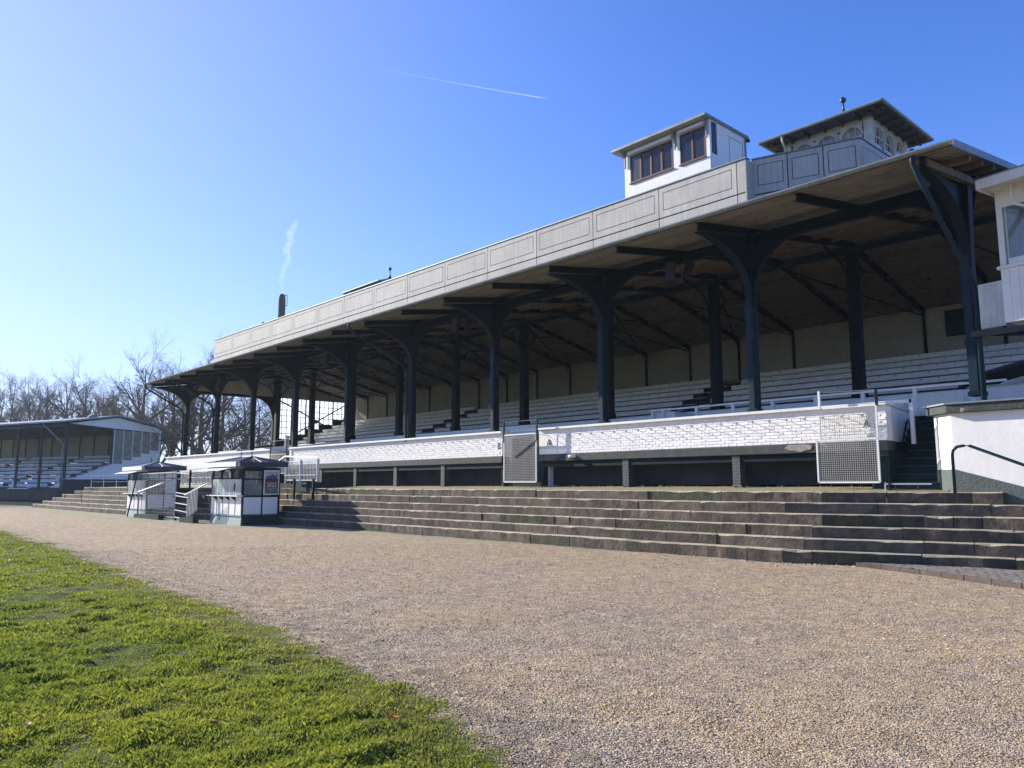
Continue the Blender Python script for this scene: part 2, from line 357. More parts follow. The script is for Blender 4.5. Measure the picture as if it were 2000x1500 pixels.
mud = np.clip(1 - (Y - edge_y(X)) / (0.75 + 0.9 * vnoise(X * 1.1, Y * 1.1)), 0, 1) * 0.85
V = np.stack([X.ravel(), Y.ravel(), Z.ravel()], 1)
g = big_mesh('ground', V, F, ground_material(), np.stack([turf.ravel(), dust.ravel(), mud.ravel()], 1), smooth=True)
tag(g, kind='structure')

def attr_mat(name, rough=0.6, trans=0.0, spec=0.3):
    m = bpy.data.materials.new(name); m.use_nodes = True; n = m.node_tree.nodes; l = m.node_tree.links; b = n['Principled BSDF']
    at = n.new('ShaderNodeAttribute'); at.attribute_name = 'tone'; l.new(at.outputs['Color'], b.inputs['Base Color'])
    b.inputs['Roughness'].default_value = rough; b.inputs['Specular IOR Level'].default_value = spec
    if trans:
        t = n.new('ShaderNodeBsdfTranslucent'); l.new(at.outputs['Color'], t.inputs[0]); mx = n.new('ShaderNodeMixShader'); mx.inputs[0].default_value = trans
        l.new(b.outputs[0], mx.inputs[1]); l.new(t.outputs[0], mx.inputs[2]); l.new(mx.outputs[0], n['Material Output'].inputs[0])
    return m
def in_view(x, y, z=0.0, pad=60):
    q = np.stack([x, y, np.full_like(x, z - EYE)], 1); w = q @ np.array(fw); u = 1000 + FPX * (q @ np.array(rt)) / w; v = 750 - FPX * (q @ np.array(up)) / w
    return (w > 0) & (u > -pad * 3) & (u < 2000 + pad) & (v < 1500 + pad * 3)
def scatter(n, r0, r1, a0, a1):                          # log-polar about the camera foot so that density falls with distance
    r = np.exp(rng.uniform(np.log(r0), np.log(r1), n)); a = rng.uniform(a0, a1, n)
    return -r * np.cos(a), r * np.sin(a), r
# turf: tufts of bent blades
def make_grass():
    nt = 95000
    x, y, r = scatter(nt * 2, 3.4, 60, -0.30, 1.35)
    d = edge_y(x) - y
    clump = fbm(x * 2.2, y * 2.2, 4)
    keep = in_view(x, y) & (d > -0.02 + 0.45 * (clump - 0.55)) & ((clump > 0.36) | (rng.random(len(x)) < 0.72)) & ((d > 0.5) | (rng.random(len(x)) < 0.55 + d))
    x = x[keep][:nt]; y = y[keep][:nt]; r = r[keep][:nt]; cl = clump[keep][:nt]; d = d[keep][:nt]
    # a few stray tufts out in the gravel
    sx_, sy_, sr = scatter(500, 4, 30, 0.2, 1.5); ok = in_view(sx_, sy_) & (sy_ > edge_y(sx_)) & (sy_ < edge_y(sx_) + 2.0) & (vnoise(sx_ * 3, sy_ * 3) > .62)
    x = np.r_[x, sx_[ok]]; y = np.r_[y, sy_[ok]]; r = np.r_[r, sr[ok]]; cl = np.r_[cl, np.full(ok.sum(), .45)]; d = np.r_[d, np.zeros(ok.sum())]
    nb = 8; N = len(x) * nb
    X_ = np.repeat(x, nb); Y_ = np.repeat(y, nb); R_ = np.repeat(r, nb); C_ = np.repeat(cl, nb); D_ = np.repeat(d, nb)
    sp = 0.010 + 0.0035 * R_
    bx = X_ + rng.normal(0, 1, N) * sp; by = Y_ + rng.normal(0, 1, N) * sp
    h = (0.013 + 0.043 * np.clip(C_ - 0.25, 0, .6) / .5) * rng.uniform(0.5, 1.35, N) * np.clip(0.6 + D_, 0.55, 1)
    wd = (0.0019 + 0.00045 * R_) * rng.uniform(0.7, 1.4, N)
    az = rng.uniform(0, 2 * pi, N); lean = rng.uniform(0.15, 0.95, N) * h
    la = rng.uniform(0, 2 * pi, N); dx = np.cos(la) * lean; dy = np.sin(la) * lean
    wx = np.cos(az) * wd; wy = np.sin(az) * wd; bz = ground_z(bx, by) - 0.004
    P = np.empty((N, 4, 3))
    P[:, 0] = np.stack([bx - wx, by - wy, bz], 1); P[:, 1] = np.stack([bx + wx, by + wy, bz], 1)
    P[:, 2] = np.stack([bx + dx * .3, by + dy * .3, bz + h * .66], 1) + np.stack([wx, wy, 0 * wx], 1) * .9
    P[:, 3] = np.stack([bx + dx, by + dy, bz + h], 1)
    k = np.arange(N)[:, None] * 4
    F_ = np.concatenate([k + [0, 1, 2], k + [0, 2, 3]])
    t = rng.random(N); big = np.repeat(fbm(x * .5, y * .5, 3), nb)
    c1 = np.array([0.11, 0.185, 0.022]); c2 = np.array([0.37, 0.39, 0.05]); c3 = np.array([0.30, 0.26, 0.10])
    c = c1 + (c2 - c1) * np.clip(t * .7 + (big - .3) * 1.2, 0, 1)[:, None]
    dry = (rng.random(N) < 0.07 + 0.22 * (D_ < .6) * (big > .45))[:, None]; c = np.where(dry, c3 * rng.uniform(.6, 1, (N, 1)), c)
    c = c * rng.uniform(0.7, 1.15, (N, 1))
    o = big_mesh('grass', P.reshape(-1, 3), F_, attr_mat('grass blade', 0.5, 0.45), np.repeat(c, 4, axis=0))
    tag(o, 'short bright green turf with worn ragged edge along the gravel', 'grass', kind='stuff')
make_grass()
def make_gravel():
    n0 = 260000
    x, y, r = scatter(n0, 3.6, 22, -0.1, 1.75)
    d = y - edge_y(x)
    keep = in_view(x, y, pad=20) & (d > -0.05 + 0.35 * (rng.random(n0) ** 3) * -1) & (y < 15.0)
    keep &= (d > 0) | (rng.random(n0) < .02)
    x, y, r = x[keep], y[keep], r[keep]; N = len(x)
    s = (0.0042 + 0.00042 * r) * np.exp(rng.normal(0, 0.33, N))
    z = ground_z(x, y)
    base = np.array([(1, 0, 0), (-.5, .87, 0), (-.5, -.87, 0), (0.1, 0, .75), (0, 0.1, -.6)], float)
    P = base[None] * rng.uniform(0.6, 1.25, (N, 5, 3))
    a = rng.uniform(0, 2 * pi, N); ca, sa = np.cos(a)[:, None], np.sin(a)[:, None]
    px = P[..., 0] * ca - P[..., 1] * sa; py = P[..., 0] * sa + P[..., 1] * ca
    P = np.stack([px * s[:, None] + x[:, None], py * s[:, None] + y[:, None], P[..., 2] * s[:, None] * .8 + z[:, None] + s[:, None] * 0.25], 2)
    f = np.array([(0, 1, 3), (1, 2, 3), (2, 0, 3)])
    F_ = (np.arange(N)[:, None, None] * 5 + f[None]).reshape(-1, 3)
    t = rng.random((N, 1)); c = np.array([0.17, 0.13, 0.10]) * (1 - t) + np.array([0.62, 0.50, 0.375]) * t
    c = c * np.array([1.04, 1.0, .90])
    c = np.where(rng.random((N, 1)) < .12, np.array([0.14, .12, .115]), c); w = fbm(x * .55, y * .55, 4)[:, None]
    c = c * (0.72 + 0.74 * w) * (1 + np.clip(w - .45, 0, .3) * np.array([0.5, 0.1, -1.1]))
    o = big_mesh('gravel', P.reshape(-1, 3), F_, attr_mat('gravel stone', 0.85), np.repeat(c, 5, axis=0))
    tag(o, 'loose beige and purplish grey gravel chippings in front of the steps', 'gravel', kind='stuff')
make_gravel()
# coarser lumps along the turf edge
def clods():
    b = MB()
    for i in range(420):
        r = math.exp(random.uniform(math.log(4), math.log(26))); a = random.uniform(0.1, 1.35)
        x = -r * cos(a); y = r * sin(a); e = float(edge_y(x)); y = e + random.uniform(-.1, 0.9) * random.random()
        if y < 0.8: continue
        s = random.uniform(.008, .02); z = float(ground_z(x, y))
        vs = [(x + s * cos(t) * random.uniform(.7, 1.3), y + s * sin(t) * random.uniform(.7, 1.3), z - .003) for t in (0, 1.3, 2.5, 3.8, 5)] + [(x + s * .2, y, z + s * random.uniform(.4, .9))]
        b.add(vs, [(k, (k + 1) % 5, 5) for k in range(5)])
    tag(b.build('soil_lumps', mat('earth lump', (0.14, 0.11, 0.085), 0.95, 0.3, 20)), 'small dark earth lumps between turf edge and gravel', 'soil', kind='stuff')
clods()
# fallen leaves
def leaf(x, y, s, m, lab, rz=0.0, lift=0.035):
    z = float(ground_z(x, y)) + lift; b = MB()
    prof = [(-1, 0), (-.55, .42), (-.05, .6), (.35, .38), (.8, .22), (1.15, 0), (.8, -.24), (.3, -.42), (-.1, -.55), (-.6, -.38)]
    vs = [(x + s * (px * cos(rz) - py * sin(rz)), y + s * (px * sin(rz) + py * cos(rz)), z + s * (0.55 * abs(py) + 0.25 * px * px)) for px, py in prof] + [(x, y, z)]
    b.add(vs, [(k, (k + 1) % 10, 10) for k in range(10)])
    o = b.build('leaf_blade', m, None); r = thing('fallen_leaf', lab, 'leaf', (x, y, z), 'fallen autumn leaves on the turf')
    o.parent = r; o.data.transform(Matrix.Translation((-x, -y, -z)))
    st = MB().tube([(x + s * 1.1 * cos(rz), y + s * 1.1 * sin(rz), z + s * .3), (x + s * 1.8 * cos(rz), y + s * 1.8 * sin(rz), z + s * .1)], s * .06, 4).build('stem', m, r)
leaf(-4.55, 2.72 + .32, 0.050, 'leaf', 'bright orange red leaf lying alone on turf near the gravel edge', 0.7, .05)
leaf(-6.62, 1.02, 0.05, 'leaf', 'orange leaf at the very left edge of the turf', 1.9)
leaf(-6.0, 1.18, 0.045, 'leafbrown', 'pale brown leaf on turf just right of the leftmost orange leaf', 0.2)
leaf(-3.05, 2.55, 0.045, 'leaf', 'dark red leaf on turf at the bottom of the view', 2.6)
leaf(-5.2, 2.1, 0.045, 'leafbrown', 'rusty brown leaf in the middle of the turf', 1.2)

# ------------------------------------------------------------------ stone steps
BASE = [(-65.5, 12.0), (-56, 12.35), (-45.4, 12.85), (-36, 14.0), (-32, 14.55), (-25.6, 14.87), (-12.9, 15.2), (-8.3, 15.36), (-7.3, 15.75), (-6.4, 16.1), (-5.5, 16.38), (-4.4, 16.65), (-2.6, 16.95), (0.5, 17.3)]
def offset(poly, d):
    out = []
    for i, p in enumerate(poly):
        a = Vector(poly[max(i - 1, 0)]); b = Vector(poly[min(i + 1, len(poly) - 1)]); t = (b - a).normalized(); nrm = Vector((-t.y, t.x))
        out.append((p[0] + nrm.x * d, p[1] + nrm.y * d))
    return out
def resample(poly, L):
    P = [Vector(p) for p in poly]; out = [P[0]]; acc = 0; i = 0; pos = P[0].copy(); want = L()
    while i < len(P) - 1:
        seg = P[i + 1] - pos
        if seg.length + acc >= want:
            pos = pos + seg.normalized() * (want - acc); out.append(pos.copy()); acc = 0; want = L()
        else: acc += seg.length; i += 1; pos = P[i].copy()
    out.append(P[-1]); return out
NST = 6; RISE = 0.242; TREAD = 0.27
steps = tag(bpy.data.objects.new('stone_steps', None), kind='structure'); COL.objects.link(steps); INV[steps.name] = Matrix.Identity(4)
ends_left = [-65.2, -63.3, -61.6, -60.2, -58.2, -57.0]
cnt = 0
for k in range(NST):
    z0, z1 = k * RISE - (0.1 if k == 0 else 0.0), (k + 1) * RISE
    front = offset(BASE, k * TREAD); front = [p for p in front if p[0] > ends_left[k]] ; front = [(ends_left[k], 12.0 + k * .27 + .05)] + front
    if k == NST - 1: front = [p for p in front if p[0] < -5.0] + [(-4.95, front[[i for i, p in enumerate(front) if p[0] > -5.0][0]][1] - .12)]
    pts = resample(front, lambda: random.choice([0.9, 1.25, 1.6, 1.9, 2.1, 0.55]) * random.uniform(.9, 1.1))
    for a, b in zip(pts[:-1], pts[1:]):
        t = b - a
        if t.length < 0.02: continue
        t = t.normalized(); nrm = Vector((-t.y, t.x)); gap = 0.006
        a2 = a + t * gap; b2 = b - t * gap; j = random.uniform(-.014, .014); jz = random.uniform(-.008, .006); dpt = TREAD + 0.04 if k < NST - 1 else 0.42
        # front face leans and is chipped: eight segments along the block, dark face, edge and tread coloured as sunlit
        ns = max(2, int((b2 - a2).length / 0.22)); vs = []; fs = []
        for i in range(ns + 1):
            p = a2.lerp(b2, i / ns); e = random.uniform(-.007, .007); ez = random.uniform(-.006, .003); cc = 0.016 + random.random() ** 6 * 0.035
            q = p + nrm * (j + e)
            vs += [(q.x, q.y, z0), (q.x + nrm.x * e, q.y + nrm.y * e, z1 - cc + jz), (q.x + nrm.x * cc, q.y + nrm.y * cc, z1 + jz + ez), (p.x + nrm.x * dpt, p.y + nrm.y * dpt, z1 + jz), (p.x + nrm.x * dpt, p.y + nrm.y * dpt, z0)]
        m_ = ns * 5
        for i in range(ns):
            o_ = i * 5
            for r_ in range(4): fs.append((o_ + r_, o_ + 5 + r_, o_ + 6 + r_, o_ + 1 + r_))
        fs += [(0, 1, 2, 3, 4), (m_ + 4, m_ + 3, m_ + 2, m_ + 1, m_)]
        mb = MB().add(vs, fs); nm = 'stone_block'
        ob = mb.build(nm, 'mossstone' if random.random() < .10 else 'stone', steps)
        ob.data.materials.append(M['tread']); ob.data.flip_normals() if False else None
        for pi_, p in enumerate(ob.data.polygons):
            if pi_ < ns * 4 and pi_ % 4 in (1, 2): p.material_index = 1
        cnt += 1
# landing behind the top step
lf = offset(BASE, (NST - 1) * TREAD + 0.40); zl = NST * RISE - 0.01
b = MB(); lv = [(x, y, zl) for x, y in lf if -57 < x < -5.0]; n = len(lv)
lv2 = [(x, 18.9, 1.56) for x, y, z in lv]; b.add(lv + lv2, [(i, i + 1, n + i + 1, n + i) for i in range(n - 1)]); b.add([(x, 18.9, 1.56) for x in (-57, -4)] + [(x, 32, 1.56) for x in (-4, -57)], [(0, 1, 2, 3)])
lnd = b.build('landing', 'landing'); tag(lnd, kind='structure')
b = MB()
for i in range(900):                                     # dry weeds along the foot of the wall
    x = -random.uniform(6.5, 45); y = random.uniform(18.05, 18.5) if random.random() < .5 else random.uniform(16.7, 17.4); z = 1.44 if y < 17.5 else 1.53
    h = random.uniform(.03, .09); w = .01
    b.add([(x - w, y, z), (x + w, y, z), (x + random.uniform(-.05, .05), y + random.uniform(-.04, .04), z + h)], [(0, 1, 2)])
tag(b.build('dry_weeds', mat('dry weed', (0.30, 0.26, 0.12), 0.9)), 'sparse dry weeds on the landing above the steps', 'weeds', kind='stuff')

b = MB()
for i in range(520):
    x = -random.uniform(5.2, 44) if random.random() < .55 else -random.uniform(6.2, 9.8); y = float(np.interp(x, [p[0] for p in BASE], [p[1] for p in BASE])) - abs(random.gauss(0, .12)) - .03 - (random.random() < .12) * random.uniform(0, .8)
    s_ = random.uniform(.012, .04); z = float(ground_z(x, y)); ph = random.uniform(0, 6)
    vs = [(x + s_ * cos(ph + t) * random.uniform(.7, 1.2), y + s_ * sin(ph + t) * random.uniform(.7, 1.2), z - .004) for t in (0, 1.2, 2.5, 3.7, 5)] + [(x + s_ * .2, y, z + s_ * random.uniform(.4, .8))]
    b.add(vs, [(k, (k + 1) % 5, 5) for k in range(5)])
tag(b.build('rubble', mat('pale rubble', (0.40, 0.34, 0.27), 0.9, .35, 12)), 'scattered pale rubble along the foot of the stone steps', 'rubble', kind='stuff')
b = MB()
for i in range(2600):
    k = random.choice([0, 0, 0, 1, 2, 3]); x = -random.uniform(6, 44); 
    if vnoise(x * 1.9, k * 7.0) < .52: continue
    y = float(np.interp(x, [p[0] for p in BASE], [p[1] for p in BASE])) + k * TREAD - random.uniform(0, .05); z = k * RISE; h = random.uniform(.01, .045); w = .006
    b.add([(x - w, y, z), (x + w, y, z), (x + random.uniform(-.02, .02), y - random.uniform(0, .03), z + h)], [(0, 1, 2)])
tag(b.build('moss_tufts', mat('moss and small weeds', (0.10, 0.12, 0.03), 0.9, .3, 8)), 'small weeds and moss in the joints of the stone steps', 'weeds', kind='stuff')

# paved strip at the right foot of the steps
KP = [(-7.05, 15.72), (-6.5, 15.62), (-5.67, 15.30), (-4.8, 14.86), (-3.81, 14.36), (-2.5, 13.7), (-1, 12.9)]
pav = tag(bpy.data.objects.new('pavement', None), kind='structure'); COL.objects.link(pav); INV[pav.name] = Matrix.Identity(4)
for a, c in zip(KP[:-1], KP[1:]):
    A = Vector((*a, 0.012)); C_ = Vector((*c, 0.012)); nk = max(1, round((C_ - A).length / .55))
    for q in range(nk):
        o_ = Vector((random.uniform(-.006, .006), random.uniform(-.006, .006), random.uniform(-.008, .006)))
        MB().beam(A.lerp(C_, (q + .012) / nk) + o_, A.lerp(C_, (q + .988) / nk) + o_ + Vector((0, 0, random.uniform(-.006, .006))), 0.06, 0.09).build('kerb_stone', 'kerb', pav, bevel=.006)
bed = MB(); nb_ = len(KP); bed.add([(x, y, 0.035) for x, y in KP] + [(x, y + 3.2, 0.035) for x, y in KP], [(i, i + 1, nb_ + i + 1, nb_ + i) for i in range(nb_ - 1)]); bed.build('sand_bed', 'groove', pav)
pm = boxmesh('paver', 0.192, 0.092, 0.06, 'paver', 0.002, 0.006)
ang = -0.42; kx = np.array([p[0] for p in KP]); ky = np.array([p[1] for p in KP]); npv = 0
bx_ = np.array([p[0] for p in BASE]); by_ = np.array([p[1] for p in BASE])
for i in range(-40, 40):
    for j in range(-30, 40):
        u = i * 0.205 + (0.1 if j % 2 else 0); v = j * 0.105
        x = -4.3 + u * cos(ang) - v * sin(ang); y = 15.6 + u * sin(ang) + v * cos(ang)
        if x < -7 or x > -2.0: continue
        if y < np.interp(x, kx, ky) + 0.12 or y > np.interp(x, bx_, by_) - 0.04: continue
        if npv >= 298: continue
        npv += 1
        o = bpy.data.objects.new('paver', pm); put(o, pav); o.location = (x, y, 0.022 + random.uniform(-.003, .003)); o.rotation_euler = (random.uniform(-.01, .01), random.uniform(-.01, .01), ang + random.uniform(-.012, .012))

# ------------------------------------------------------------------ main grandstand
XR, XL = -4.83, -54.06; YE, ZE = 15.98, 8.22; YR, ZR = 24.96, 9.66; YB, ZB = 31.0, 8.30
COLX = [-5.45 - 5.31 * k for k in range(10)]; SL = (ZR - ZE) / (YR - YE); SB = (ZB - ZR) / (YB - YR)
def roof_z(y): return ZE + (y - YE) * SL if y < YR else ZR + (y - YR) * SB
GS = thing('grandstand', 'long old covered grandstand with white brick front wall, dark iron columns and panelled roof parapet', 'grandstand', (-29.4, 24.9, 1.5))
# roof sheet
b = MB(); t = 0.08
for (y0, z0), (y1, z1) in (((YE, ZE), (YR, ZR)), ((YR, ZR), (YB + .3, ZB - .05))):
    b.hexa([(XL, y0, z0), (XR, y0, z0), (XR, y1, z1), (XL, y1, z1)], [(XL, y0, z0 + t), (XR, y0, z0 + t), (XR, y1, z1 + t), (XL, y1, z1 + t)])
roof = b.build('roof', 'roofsheet', GS)
# soffit boards, front slope board by board
nbd = 0; yb = YE + 0.02
while yb < YR - 0.05:
    w = 0.178; cuts = [XR - 0.02] + sorted([random.uniform(-50, -8) for _ in range(4)], reverse=True) + [XL + 0.02]
    for a, c in zip(cuts[:-1], cuts[1:]):
        if a - c < .5: continue
        z0 = roof_z(yb) - 0.004 - random.uniform(0, .006); z1 = roof_z(min(yb + w - .020, YR)) - 0.004
        y1 = min(yb + w - .020, YR)
        if nbd < 296:
            MB().hexa([(c + .004, yb, z0 - .028), (a - .004, yb, z0 - .028), (a - .004, y1, z1 - .028), (c + .004, y1, z1 - .028)],
                      [(c + .004, yb, z0), (a - .004, yb, z0), (a - .004, y1, z1), (c + .004, y1, z1)]).build('soffit_board', 'board', GS); nbd += 1
    yb += w
b = MB(); yb = YR + .01
while yb < YB - .05:
    z0 = roof_z(yb) - .006 - random.uniform(0, .014); y1 = yb + .150; z1 = roof_z(y1) - .006
    b.hexa([(XL + .02, yb, z0 - .028), (XR - .02, yb, z0 - .028), (XR - .02, y1, z1 - .028), (XL + .02, y1, z1 - .028)], [(XL + .02, yb, z0), (XR - .02, yb, z0), (XR - .02, y1, z1), (XL + .02, y1, z1)]); yb += .178
tag(b.build('rear_soffit_boards', 'board', GS), kind='stuff')
# rafters on every half bay, with two flanges
HX = [-5.45 - 2.655 * k for k in range(19)]
for x in HX:
    b = MB(); y0 = YE + .12
    for ya, yc in ((y0, YR), (YR, YB)):
        za, zc = roof_z(ya) - .035, roof_z(yc) - .035; d = .19
        b.hexa([(x - .02, ya, za - d), (x + .02, ya, za - d), (x + .02, yc, zc - d), (x - .02, yc, zc - d)], [(x - .02, ya, za), (x + .02, ya, za), (x + .02, yc, zc), (x - .02, yc, zc)])
        for dz in (0, d - .02):
            b.hexa([(x - .055, ya, za - dz - .02), (x + .055, ya, za - dz - .02), (x + .055, yc, zc - dz - .02), (x - .055, yc, zc - dz - .02)], [(x - .055, ya, za - dz), (x + .055, ya, za - dz), (x + .055, yc, zc - dz), (x - .055, yc, zc - dz)])
    b.build('rafter', 'navy', GS)
# wooden purlin blocks seen on the rafters
for y in (19.6, 20.9, 22.2, 23.5, 26.3, 27.8, 29.4):
    z = roof_z(y) - .032; MB().box(XL + .05, XR - .05, y - .05, y + .05, z - .11, z).build('purlin', 'oldwood', GS)
MB().box(XL + .3, XR - .4, YR - .09, YR + .09, ZR - .42, ZR - .27).build('ridge_beam', 'postblue', GS)
# arched girder on the front column line, one web per bay plus flange
def arch_bay(xa, xb, y, ztop, zbeam, zcol, name='arch_girder', n=10):
    r = 1.3; poly = [(xa, ztop), (xa, zcol)]
    hw = 0.15
    def haunch(x0, sgn):
        out = []
        for i in range(n + 1):
            t = i / n * pi / 2; out.append((x0 + sgn * (hw + r * (1 - cos(t))), zcol + (zbeam - zcol) * sin(t)))
        return out
    L = haunch(xa, -1); R_ = haunch(xb, 1)[::-1]
    poly = [(xa, zcol)] + L + R_ + [(xb, zcol), (xb, ztop), (xa, ztop)]
    b = MB(); vs = []; fs = []
    bottom = [(xa, zcol)] + L + R_ + [(xb, zcol)]
    for px, pz in bottom: vs += [(px, y - .02, pz), (px, y - .02, ztop), (px, y + .02, pz), (px, y + .02, ztop)]
    for i in range(len(bottom) - 1):
        k = 4 * i; fs += [(k, k + 1, k + 5, k + 4), (k + 2, k + 6, k + 7, k + 3), (k, k + 4, k + 6, k + 2)]
    b.add(vs, fs)
    fl = L + R_                                          # curved flange
    vs = []
    for px, pz in fl: vs += [(px, y - .10, pz), (px, y + .10, pz), (px, y - .10, pz - .025), (px, y + .10, pz - .025)]
    fs = []
    for i in range(len(fl) - 1):
        k = 4 * i; fs += [(k, k + 4, k + 5, k + 1), (k + 2, k + 3, k + 7, k + 6), (k, k + 2, k + 6, k + 4), (k + 1, k + 5, k + 7, k + 3)]
    b.add(vs, fs); return b.build(name, 'navy', GS)
for xa, xb in zip(COLX[:-1], COLX[1:]): arch_bay(xa, xb, 18.5, roof_z(18.5) - .30, 8.12, 6.65)
MB().box(XL + .4, XR - .3, 18.38, 18.62, roof_z(18.5) - .30, roof_z(18.5) - .26).build('girder_flange', 'navy', GS)
# front columns: square box shaft with lighter strips painting its sunlit face, curved brackets towards the eaves and inwards
def front_column(x):
    y = 18.5; z0 = 3.5; b = MB(); b.box(x - .115, x + .115, y - .12, y + .12, z0, 6.7)
    b.box(x - .155, x + .155, y - .15, y + .15, z0, z0 + .10)
    b.hexa([(x - .115, y - .12, 6.7), (x + .115, y - .12, 6.7), (x + .115, y + .12, 6.7), (x - .115, y + .12, 6.7)], [(x - .17, y - .15, 8.35), (x + .17, y - .15, 8.35), (x + .17, y + .15, 8.35), (x - .17, y + .15, 8.35)])
    c = b.build('front_column', 'navy', GS, bevel=.006)
    s = MB(); s.box(x - .130, x - .116, y - .09, y + .09, z0 + .1, 6.6); s.box(x - .10, x + .06, y - .135, y - .121, z0 + .1, 6.6)
    for zz in (4.6, 5.5, 6.2):
        s.box(x - .14, x + .12, y - .145, y - .12, zz, zz + .14)
    s.build('lit_face_strip', 'postblue', c)
    for sg, far in ((-1, 2.40), (1, 1.5)):
        w = MB(); n = 12; vs = []; fs = []; pts = []
        for i in range(n + 1):
            t = i / n * pi / 2; yy = y + sg * (.12 + (far - .12) * (1 - cos(t)) ** 1.0); zz = 6.65 + (roof_z(y + sg * far) - .27 - 6.65) * sin(t) ** .9; pts.append((yy, zz))
        for yy, zz in pts: 
            zt = max(zz + .01, roof_z(yy) - .26); vs += [(x - .02, yy, zz), (x - .02, yy, zt), (x + .02, yy, zz), (x + .02, yy, zt)]
        for i in range(n): k = 4 * i; fs += [(k, k + 1, k + 5, k + 4), (k + 2, k + 6, k + 7, k + 3)]
        w.add(vs, fs); vs = []; fs = []
        for yy, zz in pts: vs += [(x - .11, yy, zz), (x + .11, yy, zz), (x - .11, yy, zz - .025), (x + .11, yy, zz - .025)]
        for i in range(n): k = 4 * i; fs += [(k, k + 4, k + 5, k + 1), (k + 2, k + 3, k + 7, k + 6), (k, k + 2, k + 6, k + 4), (k + 1, k + 5, k + 7, k + 3)]
        w.add(vs, fs); w.build('bracket', 'navy', c)
for x in COLX: front_column(x)
# rear columns with forked struts
def rear_column(x):
    y = YR; z0 = 3.9; b = MB(); b.box(x - .17, x + .17, y - .16, y + .16, z0, ZR - .42); b.box(x - .2, x + .2, y - .2, y + .2, z0, 4.6)
    c = b.build('rear_column', 'navy', GS, bevel=.006)
    for sg in (-1, 1):
        f = MB(); node = (x, y + sg * .80, 8.76)
        f.beam((x, y + sg * .14, 9.22), node, .06, .07); f.beam((x, y + sg * .14, 8.05), node, .06, .07)
        far = y + sg * 1.95; f.beam(node, (x, far, roof_z(far) - .28), .06, .07); f.build('fork_strut', 'navy', c)
for x in COLX: rear_column(x)
# diagonal wind braces under the rear slope
for k in range(0, 18, 2):
    xa, xb = HX[k], HX[k + 1] if k + 1 < len(HX) else HX[k]
    b = MB(); b.beam((xa, YR + .2, ZR - .35), (xb, YB - .2, ZB - .3), .05, .05); b.beam((xb, YR + .2, ZR - .35), (xa, YB - .2, ZB - .3), .05, .05)
    b.build('wind_brace', 'navy', GS)
# rear wall panels and studs
for xa, xb in zip([-4.9] + HX[1:-1], HX[1:-1] + [-53.6]):
    MB().box(xb + .05, xa - .05, YB, YB + .08, 5.9, ZB - .03).build('wall_panel', 'beigewall', GS)
for x in HX[1:]: MB().box(x - .045, x + .045, YB - .07, YB + .02, 6.35, ZB - .04).build('wall_stud', 'navy', GS)
MB().box(-10.03, -9.35, YB - .03, YB - .005, 7.08, 8.08).build('dark_picture', 'darkgreen', GS)
MB().box(-53.7, -4.9, YB + .09, YB + .4, 1.5, ZB - .05).build('rear_wall', 'oldwhite', GS)
# tiers and benches
AI = [(-19.15, -17.75), (-36.9, -35.6)]
SEG = [(-53.2, -36.9), (-35.6, -19.15), (-17.75, -5.0)]
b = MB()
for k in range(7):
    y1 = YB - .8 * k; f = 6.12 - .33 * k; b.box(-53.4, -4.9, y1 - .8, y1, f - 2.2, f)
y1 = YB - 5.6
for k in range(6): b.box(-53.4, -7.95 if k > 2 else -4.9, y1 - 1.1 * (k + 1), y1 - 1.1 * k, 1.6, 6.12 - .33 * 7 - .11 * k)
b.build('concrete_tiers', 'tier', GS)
for k in range(7):
    yb = YB - .8 * (k + 1) + .05; f = 6.12 - .33 * k
    for si, (xa, xb) in enumerate(SEG):
        br = MB().box(xa, xb, yb, yb + .035, f + .135, f + .315).build('bench_back', 'benchwhite', GS)
        MB().box(xa - (.25 if si else 0), xb + (.28 if si < 2 else 0), yb + .36, yb + .66, f + .17, f + .205).build('bench_seat', 'benchwhite', GS)
        nm = MB(); x = xb - .15
        while x > xa + .1:
            nm.box(x - .028, x + .022, yb - .004, yb + .001, f + .262, f + .288); x -= .56
        tag(nm.build('number_plates', 'black', br), kind='stuff')
# front boxes: low partitions, rails
for xa, xb, y, z in ((-35.4, -20.6, 20.0, 3.86), (-35.4, -5.2, 21.9, 4.02), (-53, -40, 20.0, 3.80), (-53, -37.5, 21.9, 3.98), (-53, -37.2, 23.6, 4.2), (-35.3, -19.3, 23.6, 4.22), (-17.6, -5.2, 23.6, 4.24)):
    MB().box(xa, xb, y, y + .03, z - .42, z).build('box_front', 'benchwhite', GS)
    for x in np.arange(xa, xb + .01, 1.93):
        MB().box(x - .02, x + .02, y + .035, y + 1.55, z - .40, z - .02).build('box_divider', 'benchwhite', GS)
xs = [-15.3, -14.9] + [-14.9 + 1.27 * i for i in range(1, 8)]
for x in xs: MB().box(x - .045, x + .045, 19.97, 20.05, 3.3, 3.95).build('rail_post', 'benchwhite', GS)
MB().box(-15.35, -5.3, 19.96, 20.06, 3.951, 4.0).build('box_rail', 'benchwhite', GS)
MB().box(-15.3, -14.5, 20.06, 21.6, 3.45, 3.9).build('box_side', 'benchwhite', GS)
for x0, x1 in ((-9.0, -7.9), (-7.8, -6.5)): MB().box(x0, x1, 20.9, 20.94, 3.35, 3.9).build('box_door', 'benchwhite', GS)
MB().box(-35.2, -7.0, 19.0, 19.06, 3.52, 3.60).build('front_rail', 'white', GS)
MB().box(-7.06, -6.98, 19.0, 19.08, 2.55, 3.60).build('rail_end_post', 'white', GS)
MB().box(-53.2, -40.2, 19.0, 19.06, 3.52, 3.60).build('front_rail', 'white', GS)
